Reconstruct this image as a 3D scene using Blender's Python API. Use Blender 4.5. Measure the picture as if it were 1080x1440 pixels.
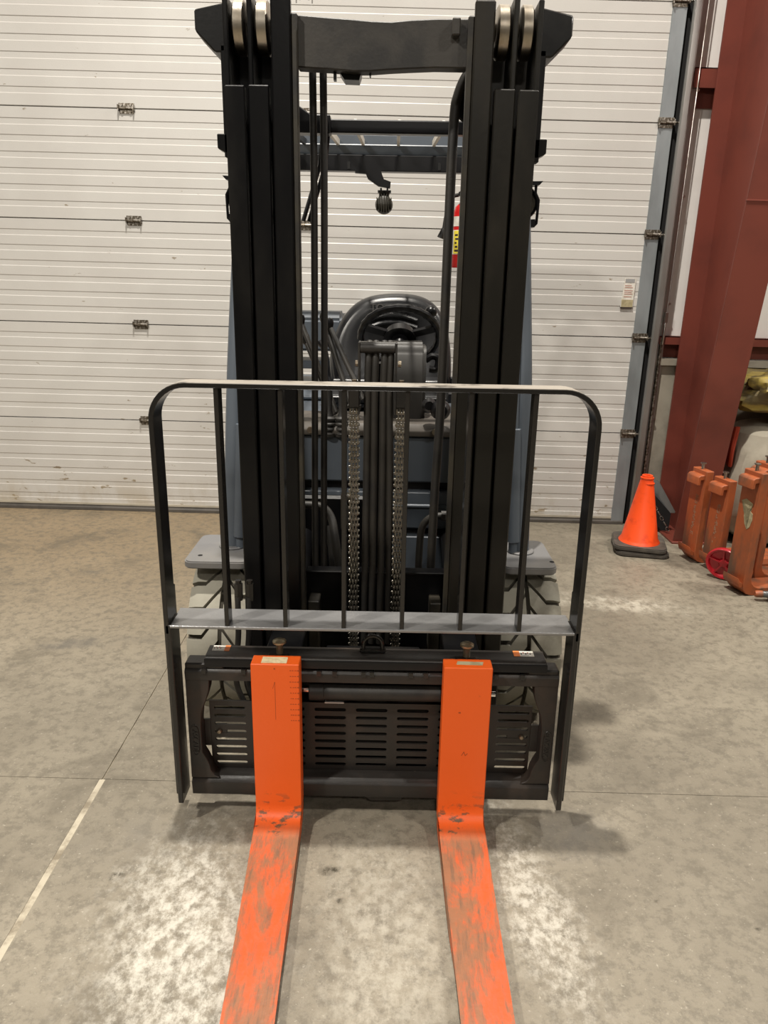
import bpy, bmesh, math, random
from mathutils import Vector, Matrix, noise
random.seed(7)
R = math.radians
scene = bpy.context.scene
col = scene.collection
for o in list(bpy.data.objects): bpy.data.objects.remove(o)

# ------------------------------------------------------------------ camera
CAM_H, PITCH, ROLL, FPX = 1.46, R(17.0), R(1.55), 1040.0
cam_d = bpy.data.cameras.new('camera'); cam = bpy.data.objects.new('camera', cam_d); col.objects.link(cam)
cam_d.sensor_fit = 'VERTICAL'; cam_d.sensor_height = 36.0; cam_d.lens = FPX * 36.0 / 1440.0
cam_d.clip_start = 0.05; cam_d.clip_end = 60
fwd = Vector((0, math.cos(PITCH), -math.sin(PITCH))); up = Vector((0, math.sin(PITCH), math.cos(PITCH))); rt = Vector((1, 0, 0))
rx = rt * math.cos(ROLL) + up * math.sin(ROLL); ux = up * math.cos(ROLL) - rt * math.sin(ROLL)
m = Matrix((rx, ux, -fwd)).transposed().to_4x4(); m.translation = (0, 0, CAM_H); cam.matrix_world = m
scene.camera = cam

# ------------------------------------------------------------------ world, exposure
world = bpy.data.worlds.new('world'); scene.world = world; world.use_nodes = True
world.node_tree.nodes['Background'].inputs[0].default_value = (1.0, 0.95, 0.88, 1)
world.node_tree.nodes['Background'].inputs[1].default_value = 0.02
vs = scene.view_settings; vs.view_transform = 'Standard'; vs.look = 'None'; vs.gamma = 1.0; vs.use_curve_mapping = False
vs.exposure = 0.0

# ceiling lamps of the shed: (x, y, z, size, watts)
LAMPS = [(-2.5, -0.2, 4.05, 0.30, 215), (-0.50, 2.05, 7.40, 0.16, 600), (2.6, 0.1, 4.3, 0.30, 85),
         (3.1, 3.3, 4.4, 0.30, 110), (0.2, -3.2, 4.4, 0.5, 95)]
for (x, y, z, s, w) in LAMPS:
    ld = bpy.data.lights.new('lamp_light', 'AREA'); ld.shape = 'DISK'; ld.size = s; ld.energy = w
    ld.color = (1.0, 0.94, 0.85)
    lo = bpy.data.objects.new('lamp_light', ld); col.objects.link(lo); lo.location = (x, y, z)

# ------------------------------------------------------------------ materials
MATS = {}
def new_mat(name):
    mt = bpy.data.materials.new(name); mt.use_nodes = True
    nt = mt.node_tree; b = nt.nodes['Principled BSDF']; MATS[name] = mt
    return mt, nt, b
def lnk(nt, a, b): nt.links.new(a, b)
def c4(c): return (c[0], c[1], c[2], 1.0)
def noise_node(nt, scale, detail=4.0, rough=0.55, coord='Object', stretch=None, dist=0.0):
    tc = nt.nodes.new('ShaderNodeTexCoord'); n = nt.nodes.new('ShaderNodeTexNoise')
    n.inputs['Scale'].default_value = scale; n.inputs['Detail'].default_value = detail; n.inputs['Roughness'].default_value = rough
    n.inputs['Distortion'].default_value = dist
    src = tc.outputs[coord]
    if stretch:
        mp = nt.nodes.new('ShaderNodeMapping'); mp.inputs['Scale'].default_value = stretch
        lnk(nt, src, mp.inputs[0]); src = mp.outputs[0]
    lnk(nt, src, n.inputs['Vector'])
    return n
def ramp(nt, src, lo, hi):
    r = nt.nodes.new('ShaderNodeMapRange'); r.interpolation_type = 'SMOOTHSTEP'
    r.inputs['From Min'].default_value = lo; r.inputs['From Max'].default_value = hi
    lnk(nt, src, r.inputs['Value']); return r.outputs['Result']
def mix(nt, fac, a, b):
    mx = nt.nodes.new('ShaderNodeMix'); mx.data_type = 'RGBA'
    if isinstance(fac, (int, float)): mx.inputs[0].default_value = fac
    else: lnk(nt, fac, mx.inputs[0])
    for i, v in ((6, a), (7, b)):
        if isinstance(v, (tuple, list)): mx.inputs[i].default_value = c4(v)
        else: lnk(nt, v, mx.inputs[i])
    return mx.outputs[2]
def mathn(nt, op, a, b=0.0, clamp=False):
    n = nt.nodes.new('ShaderNodeMath'); n.operation = op; n.use_clamp = clamp
    for i, v in enumerate((a, b)):
        if isinstance(v, (int, float)): n.inputs[i].default_value = v
        else: lnk(nt, v, n.inputs[i])
    return n.outputs[0]
def bump(nt, b, src, strength, dist=0.01):
    bp = nt.nodes.new('ShaderNodeBump'); bp.inputs['Strength'].default_value = strength; bp.inputs['Distance'].default_value = dist
    lnk(nt, src, bp.inputs['Height']); lnk(nt, bp.outputs[0], b.inputs['Normal'])
def paint(name, c1, c2=None, scale=6, lo=0.45, hi=0.65, rough=0.4, rough2=None, metal=0.0, bmp=0.15, bscale=120, stretch=None, spec=0.5, coat=0.0):
    mt, nt, b = new_mat(name)
    b.inputs['Base Color'].default_value = c4(c1); b.inputs['Roughness'].default_value = rough; b.inputs['Metallic'].default_value = metal
    b.inputs['Specular IOR Level'].default_value = spec; b.inputs['Coat Weight'].default_value = coat
    if c2:
        n = noise_node(nt, scale, 6, 0.6, stretch=stretch); f = ramp(nt, n.outputs['Fac'], lo, hi)
        lnk(nt, mix(nt, f, c1, c2), b.inputs['Base Color'])
        if rough2 is not None:
            lnk(nt, mathn(nt, 'MULTIPLY_ADD', f, rough2 - rough), b.inputs['Roughness'])
            b.inputs['Roughness'].links[0].from_node.inputs[2].default_value = rough
    if bmp:
        nb = noise_node(nt, bscale, 3, 0.5); bump(nt, b, nb.outputs['Fac'], bmp, 0.002)
    return mt

paint('black_paint', (0.005, 0.005, 0.005), (0.012, 0.011, 0.010), 7, 0.45, 0.7, 0.36, 0.5, spec=0.3, bmp=0.12, bscale=90)
paint('mast_black', (0.0035, 0.0035, 0.004), (0.010, 0.009, 0.0075), 5, 0.46, 0.76, 0.28, 0.42, spec=0.25, bmp=0.10, bscale=70, stretch=(1, 1, 0.35))
paint('mast_brown', (0.010, 0.009, 0.007), (0.022, 0.018, 0.012), 5, 0.40, 0.72, 0.36, 0.5, spec=0.3, bmp=0.12, bscale=70, stretch=(1, 1, 0.35))
paint('mast_dusty', (0.030, 0.025, 0.016), (0.012, 0.011, 0.010), 9, 0.4, 0.65, 0.55, bmp=0.2, bscale=150)
paint('frame_black', (0.014, 0.013, 0.012), (0.022, 0.019, 0.016), 3, 0.4, 0.75, 0.20, 0.28, bmp=0.05, bscale=60)
paint('carriage_black', (0.018, 0.0155, 0.0135), (0.040, 0.029, 0.022), 8, 0.48, 0.72, 0.42, 0.6, bmp=0.2, bscale=130)
paint('rail_black', (0.33, 0.33, 0.335), (0.24, 0.24, 0.24), 4, 0.4, 0.7, 0.30, 0.36, metal=0.6, bmp=0.35, bscale=120)
paint('crosshead_dusty', (0.036, 0.032, 0.027), (0.014, 0.013, 0.012), 8, 0.42, 0.66, 0.5, bmp=0.2)
paint('void_black', (0.004, 0.004, 0.004), rough=0.8, bmp=0)
paint('rubber_black', (0.014, 0.013, 0.012), (0.028, 0.025, 0.021), 14, 0.4, 0.7, 0.5, bmp=0.2, bscale=200)
paint('hose_dusty', (0.022, 0.019, 0.015), (0.012, 0.011, 0.010), 10, 0.4, 0.65, 0.55, bmp=0.2, bscale=160)
paint('seat_vinyl', (0.012, 0.0125, 0.014), (0.018, 0.018, 0.019), 5, 0.4, 0.7, 0.30, bmp=0.15, bscale=300)
paint('plastic_black', (0.006, 0.006, 0.007), rough=0.30, spec=0.35, bmp=0.05)
paint('plastic_grey', (0.042, 0.040, 0.037), (0.032, 0.030, 0.027), 4, 0.4, 0.7, 0.5, bmp=0.1)
paint('trim_brown', (0.085, 0.074, 0.062), (0.05, 0.044, 0.038), 6, 0.4, 0.7, 0.55, bmp=0.1)
paint('slate_paint', (0.088, 0.104, 0.125), (0.068, 0.080, 0.096), 3, 0.4, 0.75, 0.36, 0.5, bmp=0.05)
paint('step_paint', (0.150, 0.150, 0.154), (0.180, 0.174, 0.166), 9, 0.4, 0.7, 0.42, bmp=0.1, bscale=160)
paint('steel', (0.50, 0.48, 0.45), (0.30, 0.26, 0.21), 12, 0.45, 0.7, 0.28, 0.45, metal=1.0, bmp=0.1)
paint('roller_steel', (0.30, 0.25, 0.19), (0.42, 0.38, 0.32), 14, 0.4, 0.6, 0.34, metal=1.0, bmp=0.1, stretch=(1, 1, 0.2))
paint('chain_steel', (0.33, 0.31, 0.27), (0.16, 0.145, 0.12), 40, 0.4, 0.65, 0.22, 0.42, metal=0.95, bmp=0.0)
paint('chrome', (0.75, 0.74, 0.72), rough=0.12, metal=1.0, bmp=0)
paint('bolt_steel', (0.34, 0.29, 0.22), (0.18, 0.14, 0.10), 30, 0.4, 0.6, 0.42, metal=0.8, bmp=0.0)
paint('tire_rubber', (0.29, 0.275, 0.225), (0.17, 0.155, 0.12), 7, 0.4, 0.7, 0.8, bmp=0.25, bscale=90)
paint('tire_groove', (0.055, 0.048, 0.036), rough=0.9, bmp=0.2)
paint('galvanised', (0.30, 0.325, 0.34), (0.22, 0.24, 0.25), 5, 0.4, 0.7, 0.42, metal=0.35, bmp=0.05, stretch=(1, 1, 0.3))
paint('track_steel', (0.42, 0.415, 0.40), (0.28, 0.26, 0.23), 6, 0.42, 0.7, 0.35, metal=0.8, bmp=0.05, stretch=(1, 1, 0.2))
paint('hinge_steel', (0.12, 0.10, 0.075), (0.40, 0.37, 0.33), 70, 0.45, 0.6, 0.4, metal=0.8, bmp=0.1)
paint('oxide_red', (0.185, 0.044, 0.029), (0.135, 0.034, 0.024), 3, 0.4, 0.75, 0.45, bmp=0.05)
paint('liner_white', (0.80, 0.78, 0.75), (0.72, 0.69, 0.66), 2, 0.4, 0.75, 0.4, bmp=0.0)
paint('wall_grey', (0.12, 0.115, 0.105), rough=0.85, bmp=0.1)
paint('base_concrete', (0.34, 0.31, 0.25), (0.22, 0.20, 0.16), 5, 0.4, 0.7, 0.9, bmp=0.4, bscale=50)
paint('pvc_grey', (0.46, 0.42, 0.34), (0.36, 0.33, 0.27), 8, 0.4, 0.7, 0.5, bmp=0)
paint('cone_orange', (0.92, 0.085, 0.012), (0.70, 0.055, 0.010), 12, 0.5, 0.72, 0.42, bmp=0.05)
paint('cone_rubber', (0.060, 0.052, 0.043), (0.11, 0.095, 0.075), 14, 0.45, 0.7, 0.75, bmp=0.25)
paint('spare_orange', (0.38, 0.095, 0.03), (0.125, 0.066, 0.040), 7, 0.42, 0.66, 0.5, bmp=0.25, bscale=60, stretch=(1, 1, 0.5))
paint('pin_steel', (0.42, 0.37, 0.26), (0.30, 0.20, 0.10), 30, 0.5, 0.7, 0.42, metal=0.7, bmp=0.1)
paint('red_plastic', (0.42, 0.012, 0.022), (0.30, 0.010, 0.015), 12, 0.4, 0.7, 0.3, bmp=0)
paint('red_enamel', (0.52, 0.012, 0.012), rough=0.28, bmp=0)
paint('sack_beige', (0.38, 0.345, 0.275), (0.26, 0.23, 0.18), 5, 0.4, 0.7, 0.8, bmp=0.5, bscale=18)
paint('tarp_yellow', (0.30, 0.225, 0.045), (0.085, 0.062, 0.022), 9, 0.42, 0.6, 0.6, bmp=0.8, bscale=16, stretch=(0.4, 1, 1.6))
paint('stamp_pale', (0.30, 0.19, 0.12), rough=0.7, bmp=0)
paint('strap_orange', (0.42, 0.05, 0.02), rough=0.6, bmp=0)
paint('label_cream', (0.78, 0.66, 0.42), (0.62, 0.50, 0.30), 60, 0.4, 0.65, 0.6, bmp=0)
paint('label_white', (0.75, 0.72, 0.66), (0.62, 0.58, 0.5), 30, 0.4, 0.65, 0.5, bmp=0)
paint('label_yellow', (0.80, 0.66, 0.06), rough=0.5, bmp=0)
paint('label_orange', (0.80, 0.22, 0.05), rough=0.5, bmp=0)
paint('label_red', (0.46, 0.16, 0.12), rough=0.5, bmp=0)
paint('label_silver', (0.45, 0.45, 0.45), rough=0.4, metal=0.4, bmp=0)
paint('ink', (0.03, 0.02, 0.02), rough=0.6, bmp=0)
paint('stamp_mark', (0.40, 0.065, 0.012), rough=0.7, bmp=0)
paint('torn_paper', (0.44, 0.38, 0.23), (0.34, 0.29, 0.17), 40, 0.4, 0.6, 0.8, bmp=0.2)
paint('lamp_glass', (0.16, 0.15, 0.13), rough=0.08, metal=0.9, bmp=0)
paint('lamp_body', (0.030, 0.026, 0.018), rough=0.5, bmp=0.1)
paint('diffuser', (0.8, 0.8, 0.78), rough=0.5, bmp=0)
paint('grey_glass', (0.10, 0.10, 0.10), rough=0.2, bmp=0)
paint('red_lens', (0.6, 0.02, 0.02), rough=0.2, bmp=0)

def hoop_material():       # black paint, pale grazing reflection painted on its upward faces
    mt, nt, b = new_mat('hoop_black')
    ge = nt.nodes.new('ShaderNodeNewGeometry'); sp = nt.nodes.new('ShaderNodeSeparateXYZ'); lnk(nt, ge.outputs['True Normal'], sp.inputs[0])
    n = noise_node(nt, 14, 5, 0.6); f = mathn(nt, 'MULTIPLY', ramp(nt, sp.outputs[2], 0.55, 0.95), ramp(nt, n.outputs['Fac'], 0.25, 0.5))
    lnk(nt, mix(nt, f, (0.013, 0.012, 0.011), (0.30, 0.27, 0.23)), b.inputs['Base Color'])
    rr = mathn(nt, 'MULTIPLY_ADD', f, 0.25); rr.node.inputs[2].default_value = 0.22; lnk(nt, rr, b.inputs['Roughness'])
hoop_material()
def fork_material():
    mt, nt, b = new_mat('fork_orange')
    tc = nt.nodes.new('ShaderNodeTexCoord'); sp = nt.nodes.new('ShaderNodeSeparateXYZ'); lnk(nt, tc.outputs['Object'], sp.inputs[0])
    # the blade (negative y) is scuffed by pallets, the shank keeps its paint
    blade = ramp(nt, sp.outputs[1], 0.02, -0.10)
    blade_n = nt.nodes.new('ShaderNodeMapRange'); blade_n.interpolation_type = 'SMOOTHSTEP'
    blade_n.inputs['From Min'].default_value = 0.0; blade_n.inputs['From Max'].default_value = 0.10
    neg = mathn(nt, 'MULTIPLY', sp.outputs[1], -1.0); lnk(nt, neg, blade_n.inputs['Value']); bl = blade_n.outputs['Result']
    n1 = noise_node(nt, 7, 10, 0.74, stretch=(1.8, 0.6, 1), dist=0.3)
    wear = mathn(nt, 'MULTIPLY', ramp(nt, n1.outputs['Fac'], 0.40, 0.58), 0.9)
    n2 = noise_node(nt, 30, 8, 0.75, stretch=(3.0, 0.35, 1)); fine = ramp(nt, n2.outputs['Fac'], 0.45, 0.66)
    bright = mix(nt, fine, (0.60, 0.080, 0.015), (0.36, 0.085, 0.030))
    dust = mix(nt, fine, (0.22, 0.110, 0.055), (0.14, 0.085, 0.050))
    worn = mix(nt, wear, bright, dust)
    n3 = noise_node(nt, 20, 5, 0.6); sc = ramp(nt, n3.outputs['Fac'], 0.68, 0.74)
    shank = mix(nt, sc, (0.83, 0.118, 0.012), (0.62, 0.085, 0.014))
    base = mix(nt, bl, shank, worn)
    # scuffs at the heel
    n4 = noise_node(nt, 26, 6, 0.65, stretch=(0.7, 1, 1.6)); h = ramp(nt, n4.outputs['Fac'], 0.55, 0.62)
    hz = nt.nodes.new('ShaderNodeMapRange'); hz.inputs['From Min'].default_value = 0.14; hz.inputs['From Max'].default_value = 0.05
    lnk(nt, sp.outputs[2], hz.inputs['Value'])
    base = mix(nt, mathn(nt, 'MULTIPLY', mathn(nt, 'MULTIPLY', h, hz.outputs[0]), mathn(nt, 'SUBTRACT', 1.0, ramp(nt, neg, 0.05, 0.12))), base, (0.13, 0.075, 0.04))
    lnk(nt, base, b.inputs['Base Color'])
    b.inputs['Roughness'].default_value = 0.42
    nb = noise_node(nt, 60, 5, 0.6); bump(nt, b, nb.outputs['Fac'], 0.25, 0.003)
fork_material()

def floor_material():
    mt, nt, b = new_mat('floor_concrete')
    tc = nt.nodes.new('ShaderNodeTexCoord'); sp = nt.nodes.new('ShaderNodeSeparateXYZ'); lnk(nt, tc.outputs['Object'], sp.inputs[0])
    n1 = noise_node(nt, 0.9, 6, 0.6, dist=0.4); n2 = noise_node(nt, 3.2, 8, 0.66, dist=0.7); n3 = noise_node(nt, 24, 10, 0.78); n4 = noise_node(nt, 75, 5, 0.7)
    grey = mix(nt, ramp(nt, n1.outputs['Fac'], 0.38, 0.62), (0.190, 0.166, 0.126), (0.262, 0.232, 0.178))
    # traffic has left the stretch by the big door browner
    by = nt.nodes.new('ShaderNodeMapRange'); by.interpolation_type = 'SMOOTHSTEP'
    by.inputs['From Min'].default_value = 2.2; by.inputs['From Max'].default_value = 4.2; lnk(nt, sp.outputs[1], by.inputs['Value'])
    bx = nt.nodes.new('ShaderNodeMapRange'); bx.interpolation_type = 'SMOOTHSTEP'
    bx.inputs['From Min'].default_value = 0.6; bx.inputs['From Max'].default_value = -0.8; lnk(nt, sp.outputs[0], bx.inputs['Value'])
    grey = mix(nt, mathn(nt, 'MULTIPLY', by.outputs[0], bx.outputs[0]), grey, (0.255, 0.195, 0.122))
    grey = mix(nt, mathn(nt, 'MULTIPLY', ramp(nt, n2.outputs['Fac'], 0.50, 0.68), 0.55), grey, (0.105, 0.090, 0.066))
    grey = mix(nt, mathn(nt, 'MULTIPLY', ramp(nt, n3.outputs['Fac'], 0.46, 0.60), 0.60), grey, (0.118, 0.103, 0.078))
    grey = mix(nt, mathn(nt, 'MULTIPLY', ramp(nt, n4.outputs['Fac'], 0.60, 0.70), 0.55), grey, (0.46, 0.425, 0.35))
    # pale patches (lamp glare painted in by the forks), darker patches and stains, each with a broken outline
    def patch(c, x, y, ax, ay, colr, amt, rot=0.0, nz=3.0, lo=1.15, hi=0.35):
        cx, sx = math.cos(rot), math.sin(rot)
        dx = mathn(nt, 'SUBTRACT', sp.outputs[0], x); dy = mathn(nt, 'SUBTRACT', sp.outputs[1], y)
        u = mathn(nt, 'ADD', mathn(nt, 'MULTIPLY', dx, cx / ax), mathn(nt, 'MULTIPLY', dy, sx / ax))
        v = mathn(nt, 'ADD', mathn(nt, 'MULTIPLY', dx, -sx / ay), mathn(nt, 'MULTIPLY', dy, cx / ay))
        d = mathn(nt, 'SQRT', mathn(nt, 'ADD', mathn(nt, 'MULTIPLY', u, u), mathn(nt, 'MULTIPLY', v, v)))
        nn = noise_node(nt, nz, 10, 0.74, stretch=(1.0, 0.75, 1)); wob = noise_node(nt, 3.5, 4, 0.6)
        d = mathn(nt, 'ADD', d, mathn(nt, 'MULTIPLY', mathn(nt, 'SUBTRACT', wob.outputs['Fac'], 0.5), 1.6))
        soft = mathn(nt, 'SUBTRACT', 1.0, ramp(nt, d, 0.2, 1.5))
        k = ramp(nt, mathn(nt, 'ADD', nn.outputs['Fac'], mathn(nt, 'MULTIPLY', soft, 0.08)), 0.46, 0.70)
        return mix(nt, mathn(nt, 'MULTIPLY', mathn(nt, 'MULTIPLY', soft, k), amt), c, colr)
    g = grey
    g = patch(g, -0.44, 1.32, 0.20, 0.42, (0.53, 0.505, 0.44), 0.95, 0.1, 34)  # glare left of the left fork, put into the colour
    g = patch(g, 0.40, 1.45, 0.10, 0.35, (0.50, 0.47, 0.405), 0.9, 0.2, 38)  # glare right of the right fork, put into the colour
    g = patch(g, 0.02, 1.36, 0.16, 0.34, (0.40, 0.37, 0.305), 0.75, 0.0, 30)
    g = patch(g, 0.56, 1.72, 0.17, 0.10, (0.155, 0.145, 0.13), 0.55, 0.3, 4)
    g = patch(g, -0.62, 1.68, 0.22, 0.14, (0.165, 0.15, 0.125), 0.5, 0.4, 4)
    g = patch(g, 1.50, 2.75, 0.42, 0.28, (0.165, 0.145, 0.11), 0.6, 0.2, 3)
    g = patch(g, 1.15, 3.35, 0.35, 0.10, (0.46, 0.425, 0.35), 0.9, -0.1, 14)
    g = patch(g, 1.35, 3.75, 0.30, 0.14, (0.18, 0.155, 0.115), 0.5, -0.2, 4)
    g = patch(g, -1.28, 2.78, 0.17, 0.06, (0.115, 0.105, 0.09), 0.75, 0.15, 7)
    g = patch(g, -1.03, 2.83, 0.15, 0.05, (0.14, 0.125, 0.10), 0.6, -0.1, 9)
    g = patch(g, -1.49, 3.57, 0.12, 0.05, (0.15, 0.13, 0.10), 0.6, 0.1, 8)
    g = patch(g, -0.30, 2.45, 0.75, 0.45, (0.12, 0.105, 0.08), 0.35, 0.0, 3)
    for (x, y, r) in ((-0.125, 1.565, 0.022), (-0.105, 1.572, 0.016), (-0.08, 1.47, 0.014), (0.71, 1.50, 0.012), (-0.66, 1.53, 0.02), (0.93, 1.42, 0.012)): g = patch(g, x, y, r, r * 0.7, (0.04, 0.033, 0.02), 1.0, 0.4, 60)
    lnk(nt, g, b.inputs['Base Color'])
    rr = mathn(nt, 'MULTIPLY_ADD', n2.outputs['Fac'], 0.35); rr.node.inputs[2].default_value = 0.34
    lnk(nt, rr, b.inputs['Roughness']); b.inputs['Specular IOR Level'].default_value = 0.45
    hs = mathn(nt, 'ADD', n3.outputs['Fac'], mathn(nt, 'MULTIPLY', n4.outputs['Fac'], 0.5)); bump(nt, b, hs, 0.5, 0.005)
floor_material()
paint('joint_dust', (0.42, 0.375, 0.29), (0.19, 0.16, 0.115), 9, 0.45, 0.62, 0.9, bmp=0.3, bscale=80)
paint('joint_dark', (0.33, 0.285, 0.21), (0.17, 0.14, 0.10), 11, 0.40, 0.62, 0.9, bmp=0.3, bscale=80)

def door_material():
    mt, nt, b = new_mat('door_white')
    tc = nt.nodes.new('ShaderNodeTexCoord'); sp = nt.nodes.new('ShaderNodeSeparateXYZ'); lnk(nt, tc.outputs['Object'], sp.inputs[0])
    n1 = noise_node(nt, 1.3, 5, 0.6); base = mix(nt, ramp(nt, n1.outputs['Fac'], 0.35, 0.7), (0.60, 0.585, 0.555), (0.55, 0.53, 0.50))
    # flecks of dirt thrown up, denser near the floor
    n2 = noise_node(nt, 16, 6, 0.62, stretch=(0.7, 1, 1.5)); n3 = noise_node(nt, 3.0, 3, 0.6)
    low = nt.nodes.new('ShaderNodeMapRange'); low.inputs['From Min'].default_value = 0.75; low.inputs['From Max'].default_value = 0.0
    low.inputs['To Max'].default_value = 0.065; lnk(nt, sp.outputs[2], low.inputs['Value'])
    v = mathn(nt, 'ADD', n2.outputs['Fac'], low.outputs[0]); v = mathn(nt, 'ADD', v, mathn(nt, 'MULTIPLY', mathn(nt, 'SUBTRACT', n3.outputs['Fac'], 0.5), 0.18))
    base = mix(nt, mathn(nt, 'MULTIPLY', ramp(nt, v, 0.695, 0.74), 0.8), base, (0.20, 0.145, 0.075))
    foot = nt.nodes.new('ShaderNodeMapRange'); foot.interpolation_type = 'SMOOTHSTEP'
    foot.inputs['From Min'].default_value = 0.30; foot.inputs['From Max'].default_value = 0.0; lnk(nt, sp.outputs[2], foot.inputs['Value'])
    n5 = noise_node(nt, 5, 6, 0.65, stretch=(1, 1, 0.6)); f5 = mathn(nt, 'MULTIPLY', foot.outputs[0], ramp(nt, n5.outputs['Fac'], 0.40, 0.66))
    base = mix(nt, mathn(nt, 'MULTIPLY', f5, 0.6), base, (0.36, 0.29, 0.185))
    lnk(nt, base, b.inputs['Base Color']); b.inputs['Roughness'].default_value = 0.38
    nb = noise_node(nt, 240, 2, 0.5); bump(nt, b, nb.outputs['Fac'], 0.30, 0.0012)
door_material()

# ------------------------------------------------------------------ mesh helpers
class MB:
    def __init__(s): s.v = []; s.f = []
    def add(s, vs, fs):
        o = len(s.v); s.v += [tuple(p) for p in vs]; s.f += [tuple(i + o for i in q) for q in fs]; return s
    def box(s, x0, x1, y0, y1, z0, z1):
        return s.add([(x0, y0, z0), (x1, y0, z0), (x1, y1, z0), (x0, y1, z0), (x0, y0, z1), (x1, y0, z1), (x1, y1, z1), (x0, y1, z1)],
                     [(0, 3, 2, 1), (4, 5, 6, 7), (0, 1, 5, 4), (1, 2, 6, 5), (2, 3, 7, 6), (3, 0, 4, 7)])
    def obox(s, p0, p1, w, h, upv=(0, 0, 1)):      # bar between two points, w across, h along up
        p0 = Vector(p0); p1 = Vector(p1); d = (p1 - p0).normalized(); u = Vector(upv); a = d.cross(u).normalized(); u = a.cross(d).normalized()
        vs = []
        for p in (p0, p1):
            for sa, su in ((-1, -1), (1, -1), (1, 1), (-1, 1)): vs.append(p + a * (sa * w / 2) + u * (su * h / 2))
        return s.add(vs, [(0, 1, 2, 3), (4, 7, 6, 5), (0, 4, 5, 1), (1, 5, 6, 2), (2, 6, 7, 3), (3, 7, 4, 0)])
    def cyl(s, p0, p1, r0, r1=None, n=20, cap=True):
        r1 = r0 if r1 is None else r1
        p0 = Vector(p0); p1 = Vector(p1); d = (p1 - p0).normalized()
        t = Vector((1, 0, 0)) if abs(d.x) < 0.9 else Vector((0, 1, 0)); a = d.cross(t).normalized(); b = d.cross(a)
        vs = []
        for p, r in ((p0, r0), (p1, r1)):
            for i in range(n):
                th = 2 * math.pi * i / n; vs.append(p + a * (math.cos(th) * r) + b * (math.sin(th) * r))
        fs = [(i, (i + 1) % n, n + (i + 1) % n, n + i) for i in range(n)]
        if cap: fs += [tuple(range(n - 1, -1, -1)), tuple(range(n, 2 * n))]
        return s.add(vs, fs)
    def tube(s, pts, r, n=12, closed=False, sy=1.0):
        pts = [Vector(p) for p in pts]; N = len(pts); vs = []; fs = []
        prev = None
        for i, p in enumerate(pts):
            if closed: d = (pts[(i + 1) % N] - pts[i - 1]).normalized()
            else: d = (pts[min(i + 1, N - 1)] - pts[max(i - 1, 0)]).normalized()
            if prev is None:
                t = Vector((1, 0, 0)) if abs(d.x) < 0.9 else Vector((0, 1, 0)); a = (t - d * t.dot(d)).normalized()
            else: a = (prev - d * prev.dot(d)).normalized()
            prev = a; b = d.cross(a); rr = r[i] if isinstance(r, (list, tuple)) else r
            for k in range(n):
                th = 2 * math.pi * k / n; vs.append(p + a * (math.cos(th) * rr) + b * (math.sin(th) * rr * sy))
        M = N if closed else N - 1
        for i in range(M):
            j = (i + 1) % N
            for k in range(n):
                fs.append((i * n + k, i * n + (k + 1) % n, j * n + (k + 1) % n, j * n + k))
        if not closed: fs += [tuple(range(n - 1, -1, -1)), tuple(range((N - 1) * n, N * n))]
        return s.add(vs, fs)
    def prism(s, poly, axis, a, b):     # polygon in the plane across `axis`, extruded a..b
        n = len(poly)
        def P(q, t): return (t, q[0], q[1]) if axis == 'x' else ((q[0], t, q[1]) if axis == 'y' else (q[0], q[1], t))
        vs = [P(q, a) for q in poly] + [P(q, b) for q in poly]
        fs = [(i, (i + 1) % n, n + (i + 1) % n, n + i) for i in range(n)] + [tuple(range(n - 1, -1, -1)), tuple(range(n, 2 * n))]
        return s.add(vs, fs)
    def lathe(s, prof, c=(0, 0, 0), axis='z', n=28):     # (radius, height) profile
        vs = []; fs = []
        for r, h in prof:
            for i in range(n):
                th = 2 * math.pi * i / n; x, y = math.cos(th) * r, math.sin(th) * r
                p = (x, y, h) if axis == 'z' else ((h, x, y) if axis == 'x' else (x, h, y))
                vs.append((p[0] + c[0], p[1] + c[1], p[2] + c[2]))
        for j in range(len(prof) - 1):
            for i in range(n): fs.append((j * n + i, j * n + (i + 1) % n, (j + 1) * n + (i + 1) % n, (j + 1) * n + i))
        return s.add(vs, fs)
    def build(s, name, mat, parent=None, bevel=0.0, smooth=True, seg=1, label=None, loc=None, rot=None):
        me = bpy.data.meshes.new(name); me.from_pydata(s.v, [], s.f)
        bm = bmesh.new(); bm.from_mesh(me); bmesh.ops.recalc_face_normals(bm, faces=bm.faces)
        if bevel:
            es = [e for e in bm.edges if len(e.link_faces) == 2 and e.calc_face_angle(0) > R(32)]
            bmesh.ops.bevel(bm, geom=es, offset=bevel, segments=seg, affect='EDGES', clamp_overlap=True)
        bm.to_mesh(me); bm.free()
        if smooth:
            me.shade_smooth(); me.set_sharp_from_angle(angle=R(35))
        me.materials.append(MATS[mat])
        o = bpy.data.objects.new(name, me); col.objects.link(o); o.parent = parent
        if loc: o.location = loc
        if rot: o.rotation_euler = rot
        if label: o['label'] = label
        return o
def empty(name, loc=(0, 0, 0), rot=(0, 0, 0), parent=None):
    o = bpy.data.objects.new(name, None); col.objects.link(o); o.location = loc; o.rotation_euler = rot; o.parent = parent
    o.empty_display_size = 0.1; return o
def tag(o, label=None, cat=None, group=None, kind=None):
    if label: o['label'] = label
    if cat: o['category'] = cat
    if group: o['group'] = group
    if kind: o['kind'] = kind
    return o
def place(src, name, parent, loc=(0, 0, 0), rot=(0, 0, 0)):      # another object sharing the mesh
    o = bpy.data.objects.new(name, src.data); col.objects.link(o); o.parent = parent; o.location = loc; o.rotation_euler = rot; return o
def arc(cx, cy, r, a0, a1, n=8):
    return [(cx + r * math.cos(R(a0 + (a1 - a0) * i / n)), cy + r * math.sin(R(a0 + (a1 - a0) * i / n))) for i in range(n + 1)]
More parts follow.
